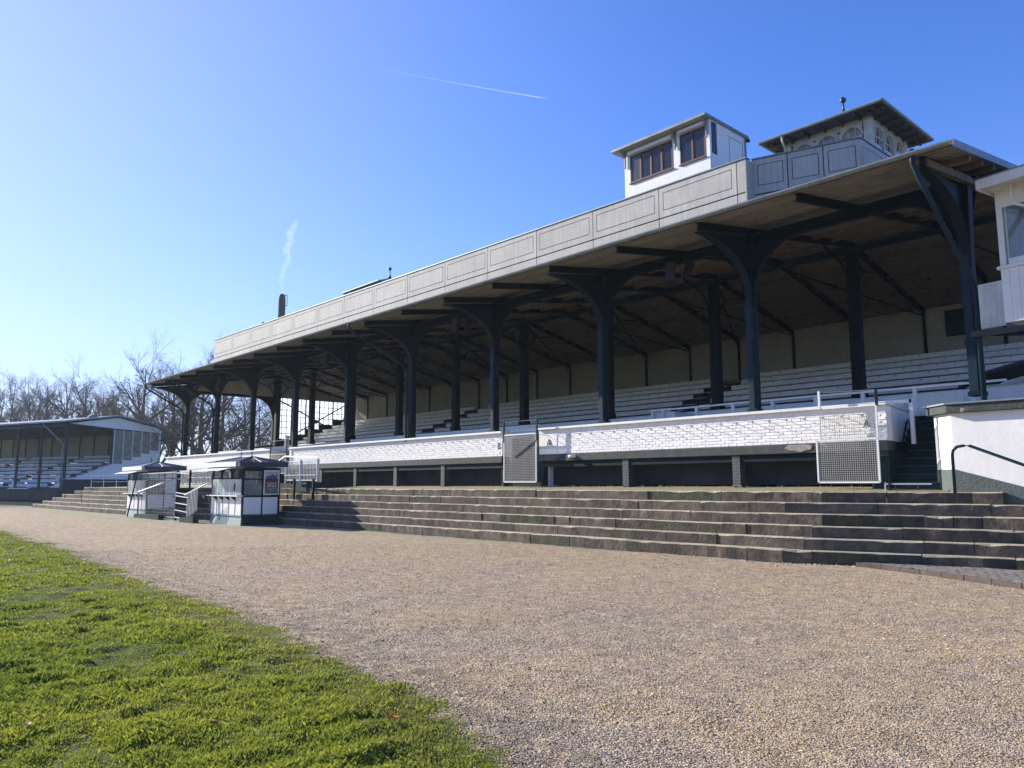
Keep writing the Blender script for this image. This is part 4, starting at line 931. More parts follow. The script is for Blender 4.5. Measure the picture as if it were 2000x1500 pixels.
# ------------------------------------------------------------------ stair towers with arched windows
def arch_ring(b, fr, c, z, r, w, d0, d1, n=14):
    vs = []; fs = []
    for i in range(n + 1):
        t = pi * i / n
        for rr in (r, r + w):
            for d in (d0, d1): vs.append(fr(c + rr * cos(t), d, z + rr * sin(t)))
    for i in range(n): k = 4 * i; fs += [(k, k + 2, k + 6, k + 4), (k + 2, k + 3, k + 7, k + 6), (k, k + 4, k + 5, k + 1), (k + 1, k + 5, k + 7, k + 3)]
    sv = b.fr; b.fr = None; b.add(vs, fs); b.fr = sv
def tower(cx, label, detail=True):
    cy = 29.74; T = thing('roof_tower', label, 'tower', (cx, cy, 9.0), 'square towers rising behind the grandstand roof')
    h = 1.72; zt = 15.27; e = 2.38
    frs = [lambda a, d, z: (cx + a, cy - h + d, z), lambda a, d, z: (cx + h - .004 - d, cy + a * .996, z), lambda a, d, z: (cx - a, cy + h - d, z), lambda a, d, z: (cx - h + .004 + d, cy - a * .996, z)]
    for si, fr in enumerate(frs):
        w = MB(fr); w.box(-h, h, .02, .14, 9.3, 13.25); w.build('tower_wall', 'oldwhite', T)
        w = MB(fr); w.box(-h, -h + .28, .0, .16, 13.25, zt); w.box(h - .28, h, .0, .16, 13.25, zt) ; w.box(-h + .28, h - .28, .04, .12, 15.12, zt)
        cs = (-.965, 0, .965); r = .41; zs = 14.62
        for c in (-.483, .483): w.box(c - .045, c + .045, .02, .13, 13.25, zs)
        # spandrels: plate with half round holes
        for c in cs:
            n = 12; vs = []; fs = []
            for i in range(n + 1):
                t = pi * i / n; a = c + r * cos(t); vs += [(a, .05, zs + r * sin(t)), (a, .05, 15.12), (a, .11, zs + r * sin(t)), (a, .11, 15.12)]
            for i in range(n): k = 4 * i; fs += [(k, k + 1, k + 5, k + 4), (k + 2, k + 6, k + 7, k + 3), (k, k + 4, k + 6, k + 2)]
            w.add(vs, fs); arch_ring(w, fr, c, zs, r - .015, .065, .0, .14)
        for c in (-.483, .483): w.box(c - .075, c + .075, .05, .11, zs, 15.12)
        w.build('arcade', 'oldwhite', T)
        if detail:
            for c in cs:
                p = MB(fr)
                for q in (-.14, .14): p.box(c + q - .012, c + q + .012, .07, .09, 13.3, zs + .36)
                p.box(c - r, c + r, .068, .092, zs - .02, zs + .02)
                wn2 = p.build('window', 'oldwhite', T)
                g = MB(fr); n = 10; poly = [(c - r, 13.3), (c + r, 13.3)] + [(c + r * cos(pi * i / n), zs + r * sin(pi * i / n)) for i in range(n + 1)]
                g.prism(poly, lambda a, cc, t: (a, t, cc), .085, .09); g.build('window_pane', 'towerglass', wn2)
            for c in (-.483, .483): MB(fr).box(c - .035, c + .035, .035, .049, 14.93, 15.0).build('rosette', 'black', T)
        # eaves rafters
        for a in np.linspace(-h - .3, h + .3, 7): MB(fr).box(a - .035, a + .035, -.58, .15, 15.17, 15.275).build('eaves_rafter', 'purlinwood', T)
    MB().box(cx - h + .15, cx + h - .15, cy - h + .15, cy + h - .15, 13.0, 13.1).build('floor', 'dim', T)
    b = MB(); zr = 15.28; ap = (cx, cy, 16.45); q = [(cx - e, cy - e), (cx + e, cy - e), (cx + e, cy + e), (cx - e, cy + e)]
    b.add([(*p, zr) for p in q] + [(*p, zr + .09) for p in q] + [ap], [(3, 2, 1, 0), (0, 1, 5, 4), (1, 2, 6, 5), (2, 3, 7, 6), (3, 0, 4, 7), (4, 5, 8), (5, 6, 8), (6, 7, 8), (7, 4, 8)]); b.build('roof', 'slate', T)
    g = MB(); e2 = e + .05
    for p0, p1 in zip(q, q[1:] + q[:1]):
        A = Vector((cx + (p0[0] - cx) * 1.02, cy + (p0[1] - cy) * 1.02, zr + .05)); B = Vector((cx + (p1[0] - cx) * 1.02, cy + (p1[1] - cy) * 1.02, zr + .05)); g.tube([A, B], .06, 8)
    g.build('gutter', 'zinc', T)
    MB().lathe((cx, cy, 16.42), [(.14, 0), (.09, .12), (.045, .3), (.03, .55), (.10, .60), (.13, .68), (.10, .76), (.03, .80), (.015, .86), (0, .88)], 12).build('finial', 'slate', T, smooth=True)
    MB().tube([(cx - 1.45, cy - 2.42, 15.3), (cx - 1.45, cy - 2.38, 15.1), (cx - 1.6, cy - 1.8, 14.8), (cx - 1.6, cy - 1.78, 9.4)], .045, 8).build('downpipe', 'oldwhite', T)
    return T
tower(-12.8, 'square roof tower with arched windows and flaking white paint at the right')
tower(-46.0, 'far roof tower of which only the dark hipped roof and finial show above the parapet', False)
# little spotlights on the parapet by the far tower
b = MB(); b.lathe((-42.0, 18.6, 10.7), [(.03, 0), (.03, .12), (.07, .14), (.07, .24), (0, .26)], 8)
tag(b.build('parapet_lamp', 'black', None), 'small black lamp standing on the parapet in front of the far tower roof', 'lamp')

# ------------------------------------------------------------------ loudspeakers in the arches
def speaker(x, y, z, yaw_, tilt, label, s=1.0):
    T = thing('loudspeaker', label, 'loudspeaker', (x, y, z), 'black loudspeakers hanging from the girder')
    R = Matrix.Translation((x, y, z)) @ Matrix.Rotation(yaw_, 4, 'Z') @ Matrix.Rotation(tilt, 4, 'X')
    fr = lambda a, d, c: tuple(R @ Vector((a * s, d * s, c * s)))
    b = MB(fr); b.hexa([(-.13, -.14, -.30), (.13, -.14, -.30), (.09, .14, -.30), (-.09, .14, -.30)], [(-.13, -.14, .28), (.13, -.14, .28), (.09, .14, .28), (-.09, .14, .28)]); b.build('speaker_case', 'black', T, bevel=.01)
    b = MB(fr); b.box(-.11, .11, -.155, -.141, -.28, .26); b.build('grille', 'groove', T)
    b = MB(); b.beam((x, y, z + .25 * s), (x, y, 8.15), .02, .02); b.beam((x - .15, y, z + .35), (x + .15, y, z + .35), .02, .02); b.build('hanging_bracket', 'black', T)
sp = [(-13.1, 'larger loudspeaker left of the pair hanging under the second arch from the right', 1.15, .5), (-12.5, 'smaller loudspeaker right of the pair hanging under the second arch from the right', .85, -.8),
      (-23.3, 'larger loudspeaker left of the pair hanging in the middle of the girder', 1.15, .5), (-22.5, 'smaller loudspeaker right of the pair hanging in the middle of the girder', .85, -.8),
      (-33.6, 'left loudspeaker of the pair hanging under the far part of the girder', 1.15, .5), (-32.8, 'right loudspeaker of the pair hanging under the far part of the girder', .85, -.8),
      (-46.9, 'single loudspeaker hanging under the arches near the far left end', 1.2, .5)]
for x, lab, s, yw in sp: speaker(x, 18.15, 7.72, yw, -.3, lab, s)

# ------------------------------------------------------------------ wire mesh gates
def wire_gate(name, label, x0, x1, y, z0, z1, ztall, ang=0.0, step=.05, m='white', brace=True, posts=True, grp='wire mesh gates at the stairs', split=None):
    T = thing(name, label, 'gate', (x0, y, z0), grp)
    ca, sa = cos(ang), sin(ang); fr = lambda a, d, z: (x0 + a * ca - d * sa, y + a * sa + d * ca, z); w = x1 - x0
    f = MB(fr)
    for a in (0, w): f.beam((a, 0, z0), (a, 0, z1), .04, .04, (0, 1, 0))
    for z in (z0, z1): f.beam((0, 0, z), (w, 0, z), .04, .04)
    f.build('gate_frame', m, T)
    g = MB(fr); a = step
    while a < w - .01: g.box(a - .0045, a + .0045, -.004, .004, z0, z1); a += step
    z = z0 + step
    while z < z1 - .01: g.box(0, w, -.0085, -.004, z - .0045, z + .0045); z += step
    tag(g.build('wire_mesh', 'wire', T), kind='stuff')
    if brace: MB(fr).beam((.35 * w, -.02, z0 + (z1 - z0) * .52), (w, -.02, z1 - .25), .03, .03).build('brace', 'postblue', T)
    if posts:
        for a in (-.03, w + .03): MB(fr).beam((a, .0, z1 - .25), (a, .0, ztall), .055, .055, (0, 1, 0)).build('post', 'postblue', T)
        MB(fr).tube([(0, 0, ztall - .03), (w, 0, ztall - .03)], .006, 4).build('top_wire', 'galv', T)
    return T
wire_gate('wire_gate', 'tall white wire mesh gate closing the stairs between the letters B and A', -20.28, -18.66, 18.0, 1.70, 3.33, 3.82, step=.055)
wire_gate('wire_gate', 'open white wire mesh gate leaning against the brick wall at its right end', -8.86, -7.42, 18.0, 1.66, 2.66, 3.3, brace=False, posts=False)
U = thing('mesh_screen', 'upper white wire screen above the open mesh gate at the brick wall end', 'screen', (-8.8, 18.05, 2.7))
b = MB(); b.beam((-8.78, 18.02, 2.68), (-8.78, 18.02, 3.25), .035, .035, (0, 1, 0)); b.beam((-7.42, 18.02, 2.68), (-7.42, 18.02, 3.42), .035, .035, (0, 1, 0)); b.beam((-8.78, 18.02, 3.42), (-7.42, 18.02, 3.42), .02, .02); b.beam((-8.9, 18.02, 3.03), (-8.68, 18.02, 3.03), .03, .03); b.build('screen_frame', 'white', U)
b = MB(); a = -8.76
while a < -7.44: b.box(a - .003, a + .003, 18.02, 18.026, 2.7, 3.42); a += .05
z = 2.73
while z < 3.42: b.box(-8.78, -7.42, 18.015, 18.02, z - .003, z + .003); z += .05
tag(b.build('wire_mesh', 'wire', U), kind='stuff')
for x, z in ((-8.76, 3.86), (-7.40, 3.80)): MB().beam((x, 18.02, 3.42), (x, 18.02, z), .05, .05, (0, 1, 0)).build('post', 'black' if x > -8 else 'white', U)
MB().tube([(-8.76, 18.02, 3.82), (-7.4, 18.02, 3.78)], .006, 4).build('top_wire', 'galv', U)
LG = thing('low_gate_rail', 'low galvanised gate rail with black post at the foot of the dark stairs', 'rail', (-7.3, 18.0, 1.5))
b = MB(); b.beam((-7.3, 18.02, 1.62), (-6.35, 18.05, 1.62), .03, .03); b.beam((-7.32, 18.02, 1.45), (-7.32, 18.02, 1.66), .03, .03, (0, 1, 0)); b.build('rail', 'galv', LG); MB().beam((-7.22, 18.02, 1.45), (-7.22, 18.02, 1.66), .05, .05, (0, 1, 0)).build('post', 'black', LG)
wire_gate('wire_gate', 'small far wire mesh gate in the brick wall gap behind the kiosks', -39.45, -37.6, 18.2, 2.2, 3.2, 3.95, step=.07, brace=False, m='oldwhite')

# ------------------------------------------------------------------ entrance kiosks
def kiosk(x0, y0, label, poster):
    x1, y1 = x0 + 3.2, y0 + 1.6; T = thing('kiosk', label, 'kiosk', ((x0 + x1) / 2, (y0 + y1) / 2, 0), 'small ticket kiosks in front of the steps')
    b = MB(); b.hexa([(x0 + .02, y0 - .04, -.05), (x1 + .04, y0 - .04, -.05), (x1 + .04, y1, -.05), (x0 + .02, y1, -.05)], [(x0 + .10, y0 + .02, .33), (x1 - .01, y0 + .02, .33), (x1 - .01, y1, .33), (x0 + .1, y1, .33)]); b.build('plinth', 'kioskbase', T)
    MB().box(x0, x1 + .02, y0 - .02, y1, .33, .39).build('base_rail', 'kioskbase', T)
    # front (-Y): four lower panels with battens
    n = 5; w = (x1 - x0) / n
    for i in range(n): MB().box(x0 + i * w + .03, x0 + (i + 1) * w - .03, y0, y0 + .03, .391, 1.13).build('lower_panel', 'kiosk', T)
    for i in range(n + 1):
        c = x0 + i * w; MB().box(c - .025, c + .025, y0 - .012, y0 + .04, .391, 1.13).build('batten', 'kioskbase' if 0 < i < n else 'navy', T)
    MB().box(x0 - .05, x1 + .01, y0 - .20, y0 + .05, 1.132, 1.175).build('counter', 'kiosk', T)
    for i in range(1, n):
        c = x0 + i * w; b = MB(); b.prism([(0, 0), (-.20, 0), (-.17, -.04), (-.04, -.15), (0, -.17)], lambda a, cc, t: (t, y0 + a, 1.13 + cc), c - .015, c + .015); b.build('counter_bracket', 'navy', T)
    # posts and arched heads
    for c in (x0 + .04, x1 - .04):
        for yy in (y0 + .03, y1 - .03): MB().box(c - .045, c + .045, yy - .045, yy + .045, 1.176 if yy < y0 + .1 else .39, 2.28).build('corner_post', 'navy', T)
    for i in range(n):
        a0, a1 = x0 + i * w + .02, x0 + (i + 1) * w - .02
        MB().box(a0 + .01, a1 - .01, y0 - .005, y0 + .002, 1.19, 1.80).build('glass_pane', 'kioskglass', T)
        if i < n - 1: MB().box(a1 + .0, a1 + .04, y0, y0 + .05, 1.18, 1.80).build('mullion', 'kiosk', T)
    w3 = (x1 - x0) / 3
    for i in range(3):
        a0, a1 = x0 + i * w3 + .02, x0 + (i + 1) * w3 - .02; c = (a0 + a1) / 2; r = (a1 - a0) / 2 - .05
        MB().box(a0 + .01, a1 - .01, y0 + .035, y0 + .04, 1.82, 2.25).build('upper_pane', 'frost', T)
        s_ = MB(); vs = []; fs = []; m_ = 12
        for q in range(m_ + 1):
            t = pi * q / m_; a = c + r * cos(t); zz = 1.96 + .27 * sin(t) ** .8; vs += [(a, y0 - .02, zz), (a, y0 - .02, 2.27), (a, y0 + .02, zz), (a, y0 + .02, 2.27)]
        for q in range(m_): k = 4 * q; fs += [(k, k + 1, k + 5, k + 4), (k + 2, k + 6, k + 7, k + 3), (k, k + 4, k + 6, k + 2)]
        s_.add(vs, fs); s_.build('arch_spandrel', 'navy', T)
        for c_ in (a0 - .0, a1 - .05): MB().box(c_, c_ + .05, y0 - .025, y0 + .03, 1.83, 2.27).build('arch_post', 'navy', T)
    MB().box(x0, x1, y0 + .001, y0 + .03, 1.80, 1.825).build('transom', 'kiosk', T)
    if poster:
        MB().lathe((x1 - .75, y0 - .012, 1.5), [(0, -.16), (.03, -.14), (.035, 0), (.03, .14), (0, .16)], 10).build('speech_slot', 'black', T)
    # side (+X)
    MB().box(x1 + .021, x1 + .045, y0 + .02, y1, -.04, .388).build('side_plinth_shade', 'darkgreen', T)  # dark plate over the plinth, shade of this side put into colour
    ym = y0 + .85
    MB().box(x1 - .03, x1 - .005, y0 + .08, ym - .03, .42, 1.10).build('side_panel', 'kiosk', T); MB().box(x1 - .03, x1 - .005, ym + .03, y1 - .07, .42, 1.10).build('side_panel', 'kiosk', T)
    MB().box(x1 - .045, x1, ym - .03, ym + .03, .39, 2.28).build('side_post', 'navy', T); MB().box(x1 - .04, x1 + .004, y0, y1, 1.10, 1.17).build('side_rail', 'navy', T)
    MB().box(x1 - .035, x1 + .002, y0 + .05, y1 - .05, 2.16, 2.3).build('head_rail', 'navy', T)
    MB().box(x1 - .02, x1 - .014, y0 + .08, ym - .03, 1.17, 1.80).build('side_window', 'glass', T); MB().box(x1 - .03, x1 + .0, y0 + .08, ym - .03, 1.80, 1.86).build('side_transom', 'navy', T)
    MB().box(x1 - .02, x1 - .014, y0 + .08, ym - .03, 1.86, 2.16).build('side_upper_window', 'glass', T)
    for q in range(5): MB().box(x1 - .12, x1 - .10, y0 + .10 + q * .14, y0 + .10 + q * .14 + .10, 1.18, 1.95).build('curtain', 'curtain' if not poster else 'panel', T)
    if poster:
        P = MB().box(x1 - .012, x1 + .012, ym + .05, y1 - .04, 1.20, 2.20).build('poster', 'kiosk', T); px = x1 + .014; ya, yb_ = ym + .09, y1 - .08
        def pr(nm, c, z0, z1, a=ya, bb=yb_, dx=0.0): MB().box(px + dx, px + dx + .002, a, bb, z0, z1).build(nm, c if not isinstance(c, tuple) else mat(nm, c, .5, .12, 8), P)
        pr('poster_sky', (0.36, 0.42, 0.50), 1.86, 2.15); pr('poster_red', (0.20, 0.035, 0.06), 1.38, 1.74); pr('poster_dark', (0.035, 0.035, 0.05), 1.74, 1.86); pr('poster_green', (0.06, 0.20, 0.10), 1.24, 1.345); pr('poster_brown', (0.28, .18, .17), 1.345, 1.38)
        hz = MB(); 
        for (c1, c2, rr) in ((.12, 1.90, .07), (.26, 1.93, .09), (.42, 1.91, .08), (.50, 1.97, .05), (.34, 2.0, .05)):
            hz.add([(px + .004, ya + c1 + rr * cos(t) * 1.1, c2 + rr * sin(t) * .8) for t in np.linspace(0, 2 * pi, 9)[:-1]], [tuple(range(8))])
        hz.build('poster_picture', mat('poster riders', (0.05, 0.08, 0.12), .5, .4, 12), P)
        yc = (ya + yb_) / 2
        text_obj('poster_number', '2022', .22, (px + .005, yc, 1.575), (pi / 2, 0, pi / 2), 'white', P, .001)
        for z, L in ((1.71, .50), (1.44, .52), (1.40, .18)):  # lines of print too small to read
            a = yc - L / 2; g = MB()
            while a < yc + L / 2: c = random.uniform(.02, .05); g.box(px + .003, px + .005, a, a + c, z - .018, z + .018); a += c + .012
            tag(g.build('poster_print', 'curtain' if False else 'beigewall', P), kind='stuff')
    else:
        MB().box(x1 - .008, x1 + .006, ym + .03, y1 - .07, 1.17, 1.92).build('upper_side_panel', 'kiosk', T); MB().box(x1 - .02, x1 + .008, ym + .03, y1 - .07, 1.92, 1.97).build('side_bar', 'navy', T)
        for q in range(2): MB().box(x1 - .008, x1 + .004, ym + .05 + q * .35, ym + .34 + q * .35, 1.97, 2.2).build('upper_side_panel', 'kiosk', T)
        for q in range(9): MB().box(x1 - .004, x1 + .008, y0 + .12 + q * .15, y0 + .12 + q * .15 + .09, 1.105, 1.165).build('vent_slot', 'black', T)
    MB().box(x0, x0 + .03, y0 + .05, y1, .39, 1.9).build('far_wall', 'kiosk', T); MB().box(x0 + .05, x1 - .05, y1 - .04, y1, .39, 2.28).build('rear_wall', 'dim', T)
    # roof
    e = .23; zr = 2.34; q = [(x0 - e, y0 - e), (x1 + e, y0 - e), (x1 + e, y1 + e), (x0 - e, y1 + e)]; xm, ym2 = (x0 + x1) / 2, (y0 + y1) / 2; ap = [(xm - .55, ym2, 2.78), (xm + .55, ym2, 2.78)]
    b = MB(); b.add([(*p, zr) for p in q] + [(*p, zr + .16) for p in q], [(3, 2, 1, 0), (0, 1, 5, 4), (1, 2, 6, 5), (2, 3, 7, 6), (3, 0, 4, 7)]); b.build('eaves_box', 'slate', T)
    b = MB(); z2 = zr + .162; e3 = .02; q2 = [(q[0][0] - e3, q[0][1] - e3), (q[1][0] + e3, q[1][1] - e3), (q[2][0] + e3, q[2][1] + e3), (q[3][0] - e3, q[3][1] + e3)]
    b.add([(*p, z2) for p in q2] + [(*p, z2 + .02) for p in q2] + ap, [(3, 2, 1, 0), (0, 1, 5, 4), (1, 2, 6, 5), (2, 3, 7, 6), (3, 0, 4, 7), (4, 5, 9, 8), (5, 6, 9), (6, 7, 8, 9), (7, 4, 8)]); rf = b.build('roof', 'slate', T)
    sm = MB()
    for a, c in ((q2[0], ap[0]), (q2[1], ap[1]), (q2[2], ap[1]), (q2[3], ap[0])): sm.beam((*a, z2 + .03), (c[0], c[1], c[2] + .01), .03, .03)
    for t in np.linspace(.15, .85, 6):
        A = Vector((*q2[1], z2 + .025)).lerp(Vector((*q2[2], z2 + .025)), t); sm.beam(A, Vector((ap[1][0] - abs(t - .5) * -.9 * 0, ap[1][1], ap[1][2])).lerp(A, abs(t - .5) * 1.9), .02, .025)
    sm.build('seam', 'slate', rf)
    MB().box(x0 - e - .0, x1 + e - .35, y0 - e - .03, y0 - e - .002, zr - .0, zr + .2).build('fascia_sign', 'white', T)
    b = MB(); b.hexa([(x0 - e - .25, y0 - e - .35, zr - .16), (x1 - .9, y0 - e - .35, zr - .16), (x1 - .6, y0 - .03, zr - .02), (x0 - .1, y0 - .03, zr - .02)], [(x0 - e - .25, y0 - e - .35, zr - .14), (x1 - .9, y0 - e - .35, zr - .14), (x1 - .6, y0 - .03, zr + .0), (x0 - .1, y0 - .03, zr + .0)]); b.build('awning', 'white', T)
    for c in (ap[0], ap[1]): MB().lathe(c, [(.03, 0), (.012, .12), (.035, .16), (.012, .2), (.005, .3), (0, .31)], 8).build('finial', 'black', T)
    return T
kiosk(-33.63, 12.9, 'white ticket kiosk with a red 2022 poster on its side, right of the pair', True)
kiosk(-44.43, 12.55, 'white ticket kiosk with curtained side window, left of the pair', False)
tag(MB().lathe((-38.3, 18.55, 3.5), [(.13, 0), (.13, .5), (.10, .55), (.10, .62), (.16, .66), (.0, .72)], 8).build('vent_pipe', 'white', None), 'pale vent pipe standing on the brick wall above the right kiosk roof', 'pipe')

# ------------------------------------------------------------------ entrance gate between the kiosks
EG = thing('entrance_gate', 'grey steel turnstile gate with thin bars between the two kiosks', 'gate', (-38.5, 12.3, 0))
def bars(name, pts, r, m, par): return MB().tube(pts, r, 6).build(name, m, par)
GXL, GXR, gy2 = -42.05, -36.75, 12.45
for x, m in ((GXR, 'galv'), (GXR + .18, 'postblue'), (-35.0, 'navy')): bars('gate_post', [(x, gy2, 0), (x, gy2, 2.25)], .045, m, EG)
bars('leaning_post', [(-42.6, 12.1, 0), (-42.15, 12.35, 2.2)], .035, 'black', EG)
b = MB(); b.tube([(-41.1, gy2 - .3, .15), (-41.1, gy2 - .3, 1.25), (-36.8, gy2 - .1, 1.85)], .04, 8); b.build('sloping_handrail', 'galv', EG, smooth=True)
b = MB(); b.beam((GXL, gy2, 2.15), (GXR, gy2, 2.18), .05, .05); b.beam((GXL, gy2, .12), (GXR, gy2, .12), .04, .04); b.build('gate_frame', 'galv', EG)
b = MB()
for x in np.arange(GXL, GXR, .14): b.box(x - .004, x + .004, gy2 - .004, gy2 + .004, .12, 2.15)
for z in np.arange(.3, 2.1, .14): b.box(GXL, GXR, gy2 - .008, gy2 - .004, z - .003, z + .003)
tag(b.build('thin_bars', 'galv', EG), kind='stuff')
for z in (.1, .42, .74, 1.06, 1.2, 2.1): MB().beam((GXR + .2, gy2 - .05, z + .05), (-35.0, gy2 - .05, z - .02), .035, .035).build('turnstile_bar', 'white', EG)
b = MB(); b.tube([(-35.0, gy2 - .2, 1.15), (-33.7, gy2 + .2, 1.62)], .035, 8); b.tube([(GXR + .2, gy2, 1.85), (-33.2, gy2 + 1.8, 2.6)], .03, 8); b.build('sloping_handrail', 'galv', EG)
b = MB()
for i in range(8): x = -34.9 + i * .165; b.box(x - .008, x + .008, gy2 - .12, gy2 - .10, .15 + i * .05, 1.2 + i * .06)
b.build('picket', 'white', EG)
for x0, x1, zt in ((-41.7, -38.0, .22), (-35.2, -33.6, .30)):
    b = MB(); b.hexa([(x0, 12.15, -.05), (x1, 12.15, -.05), (x1, 12.4, -.05), (x0, 12.4, -.05)], [(x0, 12.15, .16), (x1, 12.15, zt), (x1, 12.4, zt), (x0, 12.4, .16)]); b.build('ramp_kerb', 'darkgreen', EG)
b = MB(); b.beam((-41.0, 14.0, .4), (-37.2, 14.0, 1.0), .08, .3); b.beam((-40.6, 13.6, 1.05), (-37.0, 13.2, .6), .06, .08); b.beam((-35.2, 13.4, .95), (-33.8, 13.0, .4), .06, .08); b.build('ramp_stringer', 'navy', EG)
# window bars wall behind the gate
SW = thing('glazed_shed', 'low shed with small paned dark windows behind the gate between the kiosks', 'shed', (-48.5, 17.6, 1.5))
MB().box(-52.5, -43.5, 17.75, 18.2, 1.45, 2.62).build('wall', 'oldwhite', SW)
for i in range(7):
    x = -52.0 + i * 1.18; w_ = MB(); w_.box(x, x + .9, 17.72, 17.749, 1.7, 2.4); wo = w_.build('window', 'dim', SW)
    f = MB()
    for q in range(5): f.box(x + q * .225 - .015, x + q * .225 + .015, 17.70, 17.719, 1.7, 2.4)
    for q in (1.7, 2.05, 2.4): f.box(x, x + .9, 17.69, 17.70, q - .015, q + .015)
    f.build('window_bars', 'kiosk', wo)
# white ramp railing right of the right kiosk
RR = thing('white_railing', 'white picket ramp railing with round posts behind the right kiosk', 'railing', (-32.4, 16.5, 1.7))
for x in (-34.0, -32.55, -30.95): MB().tube([(x, 16.5, 1.66), (x, 16.5, 2.74)], .06, 10).build('railing_post', 'white', RR)
for i in range(22):
    x = -33.9 + i * .135; MB().tube([(x, 16.5, 1.8), (x, 16.5, 2.66)], .014, 5).build('picket', 'white', RR)
b = MB(); b.beam((-34.1, 16.5, 2.66), (-30.9, 16.5, 2.70), .05, .04); b.beam((-34.1, 16.5, 1.82), (-30.9, 16.5, 1.8), .05, .04); b.build('railing_rail', 'white', RR)
b = MB(); b.tube([(-35.3, 16.45, 2.55), (-34.1, 16.45, 2.92), (-30.9, 16.45, 2.80)], .03, 8); b.build('grab_rail', 'galv', RR)
b = MB(); b.hexa([(-36, 15.9, 1.3), (-30.8, 15.9, 1.3), (-30.8, 18.2, 1.3), (-36, 18.2, 1.3)], [(-36, 15.9, 1.45), (-30.8, 15.9, 1.72), (-30.8, 18.2, 1.72), (-36, 18.2, 1.45)]); b.build('ramp', 'darkgreen', RR)
DR = thing('dark_rail', 'two dark posts with a grey rail standing on the steps right of the right kiosk', 'railing', (-30.4, 15.6, .9))
for x in (-31.35, -29.62): MB().beam((x, 15.6, .9), (x, 15.6, 1.86), .09, .09, (0, 1, 0)).build('rail_post', 'navy', DR)
MB().beam((-32.3, 15.6, 2.02), (-29.45, 15.6, 2.02), .05, .05).build('rail', 'galv', DR)

# ------------------------------------------------------------------ smaller stand on the left
LP = Vector((-79.04, 16.8, 0)); LF = Vector((-.9374, -.3483, 0)); LB = Vector((-.3483, .9374, 0))
lf_ = lambda a, b_, z: tuple(LP + LF * a + LB * b_ + Vector((0, 0, z)))
LS = thing('left_stand', 'smaller covered stand with pale benches and blue-white gable far left behind the kiosks', 'grandstand', tuple(LP + LF * 12 + LB * 5))
def lb(name, m, *q, par=None): return MB(lf_).box(*q).build(name, m, par or LS)
def lroof(b_): return 7.32 + (b_ / 5.05) * .83 if b_ < 5.05 else 8.15 - (b_ - 5.05) / 5.12 * .8
for (b0, b1) in ((-.35, 5.05), (5.05, 10.5)):
    z0, z1 = lroof(b0), lroof(b1)
    MB(lf_).hexa([(-.5, b0, z0), (34, b0, z0), (34, b1, z1), (-.5, b1, z1)], [(-.5, b0, z0 + .14), (34, b0, z0 + .14), (34, b1, z1 + .14), (-.5, b1, z1 + .14)]).build('roof', 'zinc', LS)
MB(lf_).hexa([(.3, .0, 6.9), (34, .0, 6.9), (34, 9.9, 6.85), (.3, 9.9, 6.85)], [(.3, .0, 7.2), (34, .0, 7.2), (34, 9.9, 7.2), (.3, 9.9, 7.2)]).build('roof_beams', 'postblue', LS)
for x in (.71, 4.45, 8.15, 11.85, 15.5, 19.2): lb('column', 'postblue', x - .09, x + .09, .5, .68, 1.2, 6.9)
MB(lf_).tube([(2.87, -.3, 7.35), (2.87, -.3, 7.1), (1.0, .3, 5.5), (.85, .4, 5.2), (.85, .4, 1.2)], .07, 8).build('downpipe', 'zinc', LS)
for x in np.arange(.3, 33, 1.24): lb('back_panel', 'beigewall', x, x + 1.2, 9.8, 9.9, 4.3, 6.9)
for x in np.arange(.3, 33, 2.48): lb('wall_stud', 'postblue', x - .04, x + .04, 9.7, 9.8, 4.3, 6.9)
for i in range(8):
    b0 = .8 + i * 1.08; z = 1.45 + i * .42
    lb('concrete_tier', 'postblue', .3, 33, b0 + .1, 9.8, z - .42 - (.6 if i == 0 else 0), z - .14)
    cuts = [.35, 3.4 + i * .0, 4.4, 10.6, 11.6, 20, 21, 33]
    for xa, xb in zip(cuts[0::2], cuts[1::2]):
        lb('bench', 'farbenches', xa, xb, b0, b0 + .55, z - .03, z + .03); lb('bench_front', 'farbenches', xa, xb, b0 + .56, b0 + .60, z - .04, z + .26)
lb('front_wall', 'postblue', .45, 33, .0, .3, .2, 1.15)
lb('side_terrace', 'postblue', .0, .44, .1, 10, .2, 2.1)
# side wall: stepped white wall, gable fascia and mesh panels
MB(lf_).prism([(.0, 2.12), (10.0, 2.12), (10.0, 6.9), (9.85, 6.9), (9.85, 5.05), (8.86, 5.05), (8.86, 4.7), (7.87, 4.7), (7.87, 4.33), (6.87, 4.33), (6.87, 3.98), (5.88, 3.98), (5.88, 3.6), (4.87, 3.6), (4.8, 3.55), (1.4, 2.3)], lambda b_, z, t: (t, b_, z), .0, .25).build('side_wall', 'kiosk', LS)
MB(lf_).prism([(.35, 7.20), (5.05, 8.05), (10.05, 7.28), (10.05, 6.86), (5.05, 6.98)], lambda b_, z, t: (t, b_, z), -.06, .2).build('gable_fascia', 'kiosk', LS)
for i in range(5):
    b0 = 4.87 + i * .995; zb = 3.62 + i * .36
    for q in range(7 - i):
        za = zb + q * (6.85 - zb) / (7 - i); lb('mesh_panel', 'meshpanel', .04, .1, b0 + .04, b0 + .95, za + .01, za + (6.85 - zb) / (7 - i) - .01)
    lb('panel_post', 'kiosk', .0, .14, b0 - .03, b0 + .03, zb, 6.9)
lb('corner_post', 'postblue', .1, .35, 4.75, 4.86, 3.6, 6.95)
MB(lf_).lathe((.8, 3.0, 7.9), [(.5, 0), (.45, .15), (.2, .3), (.15, .35), (0, .36)], 10).build('roof_vent', 'zinc', LS)
FR = thing('field_rail', 'thin white rail with posts in front of the left stand', 'railing', (-88, 10, 0))
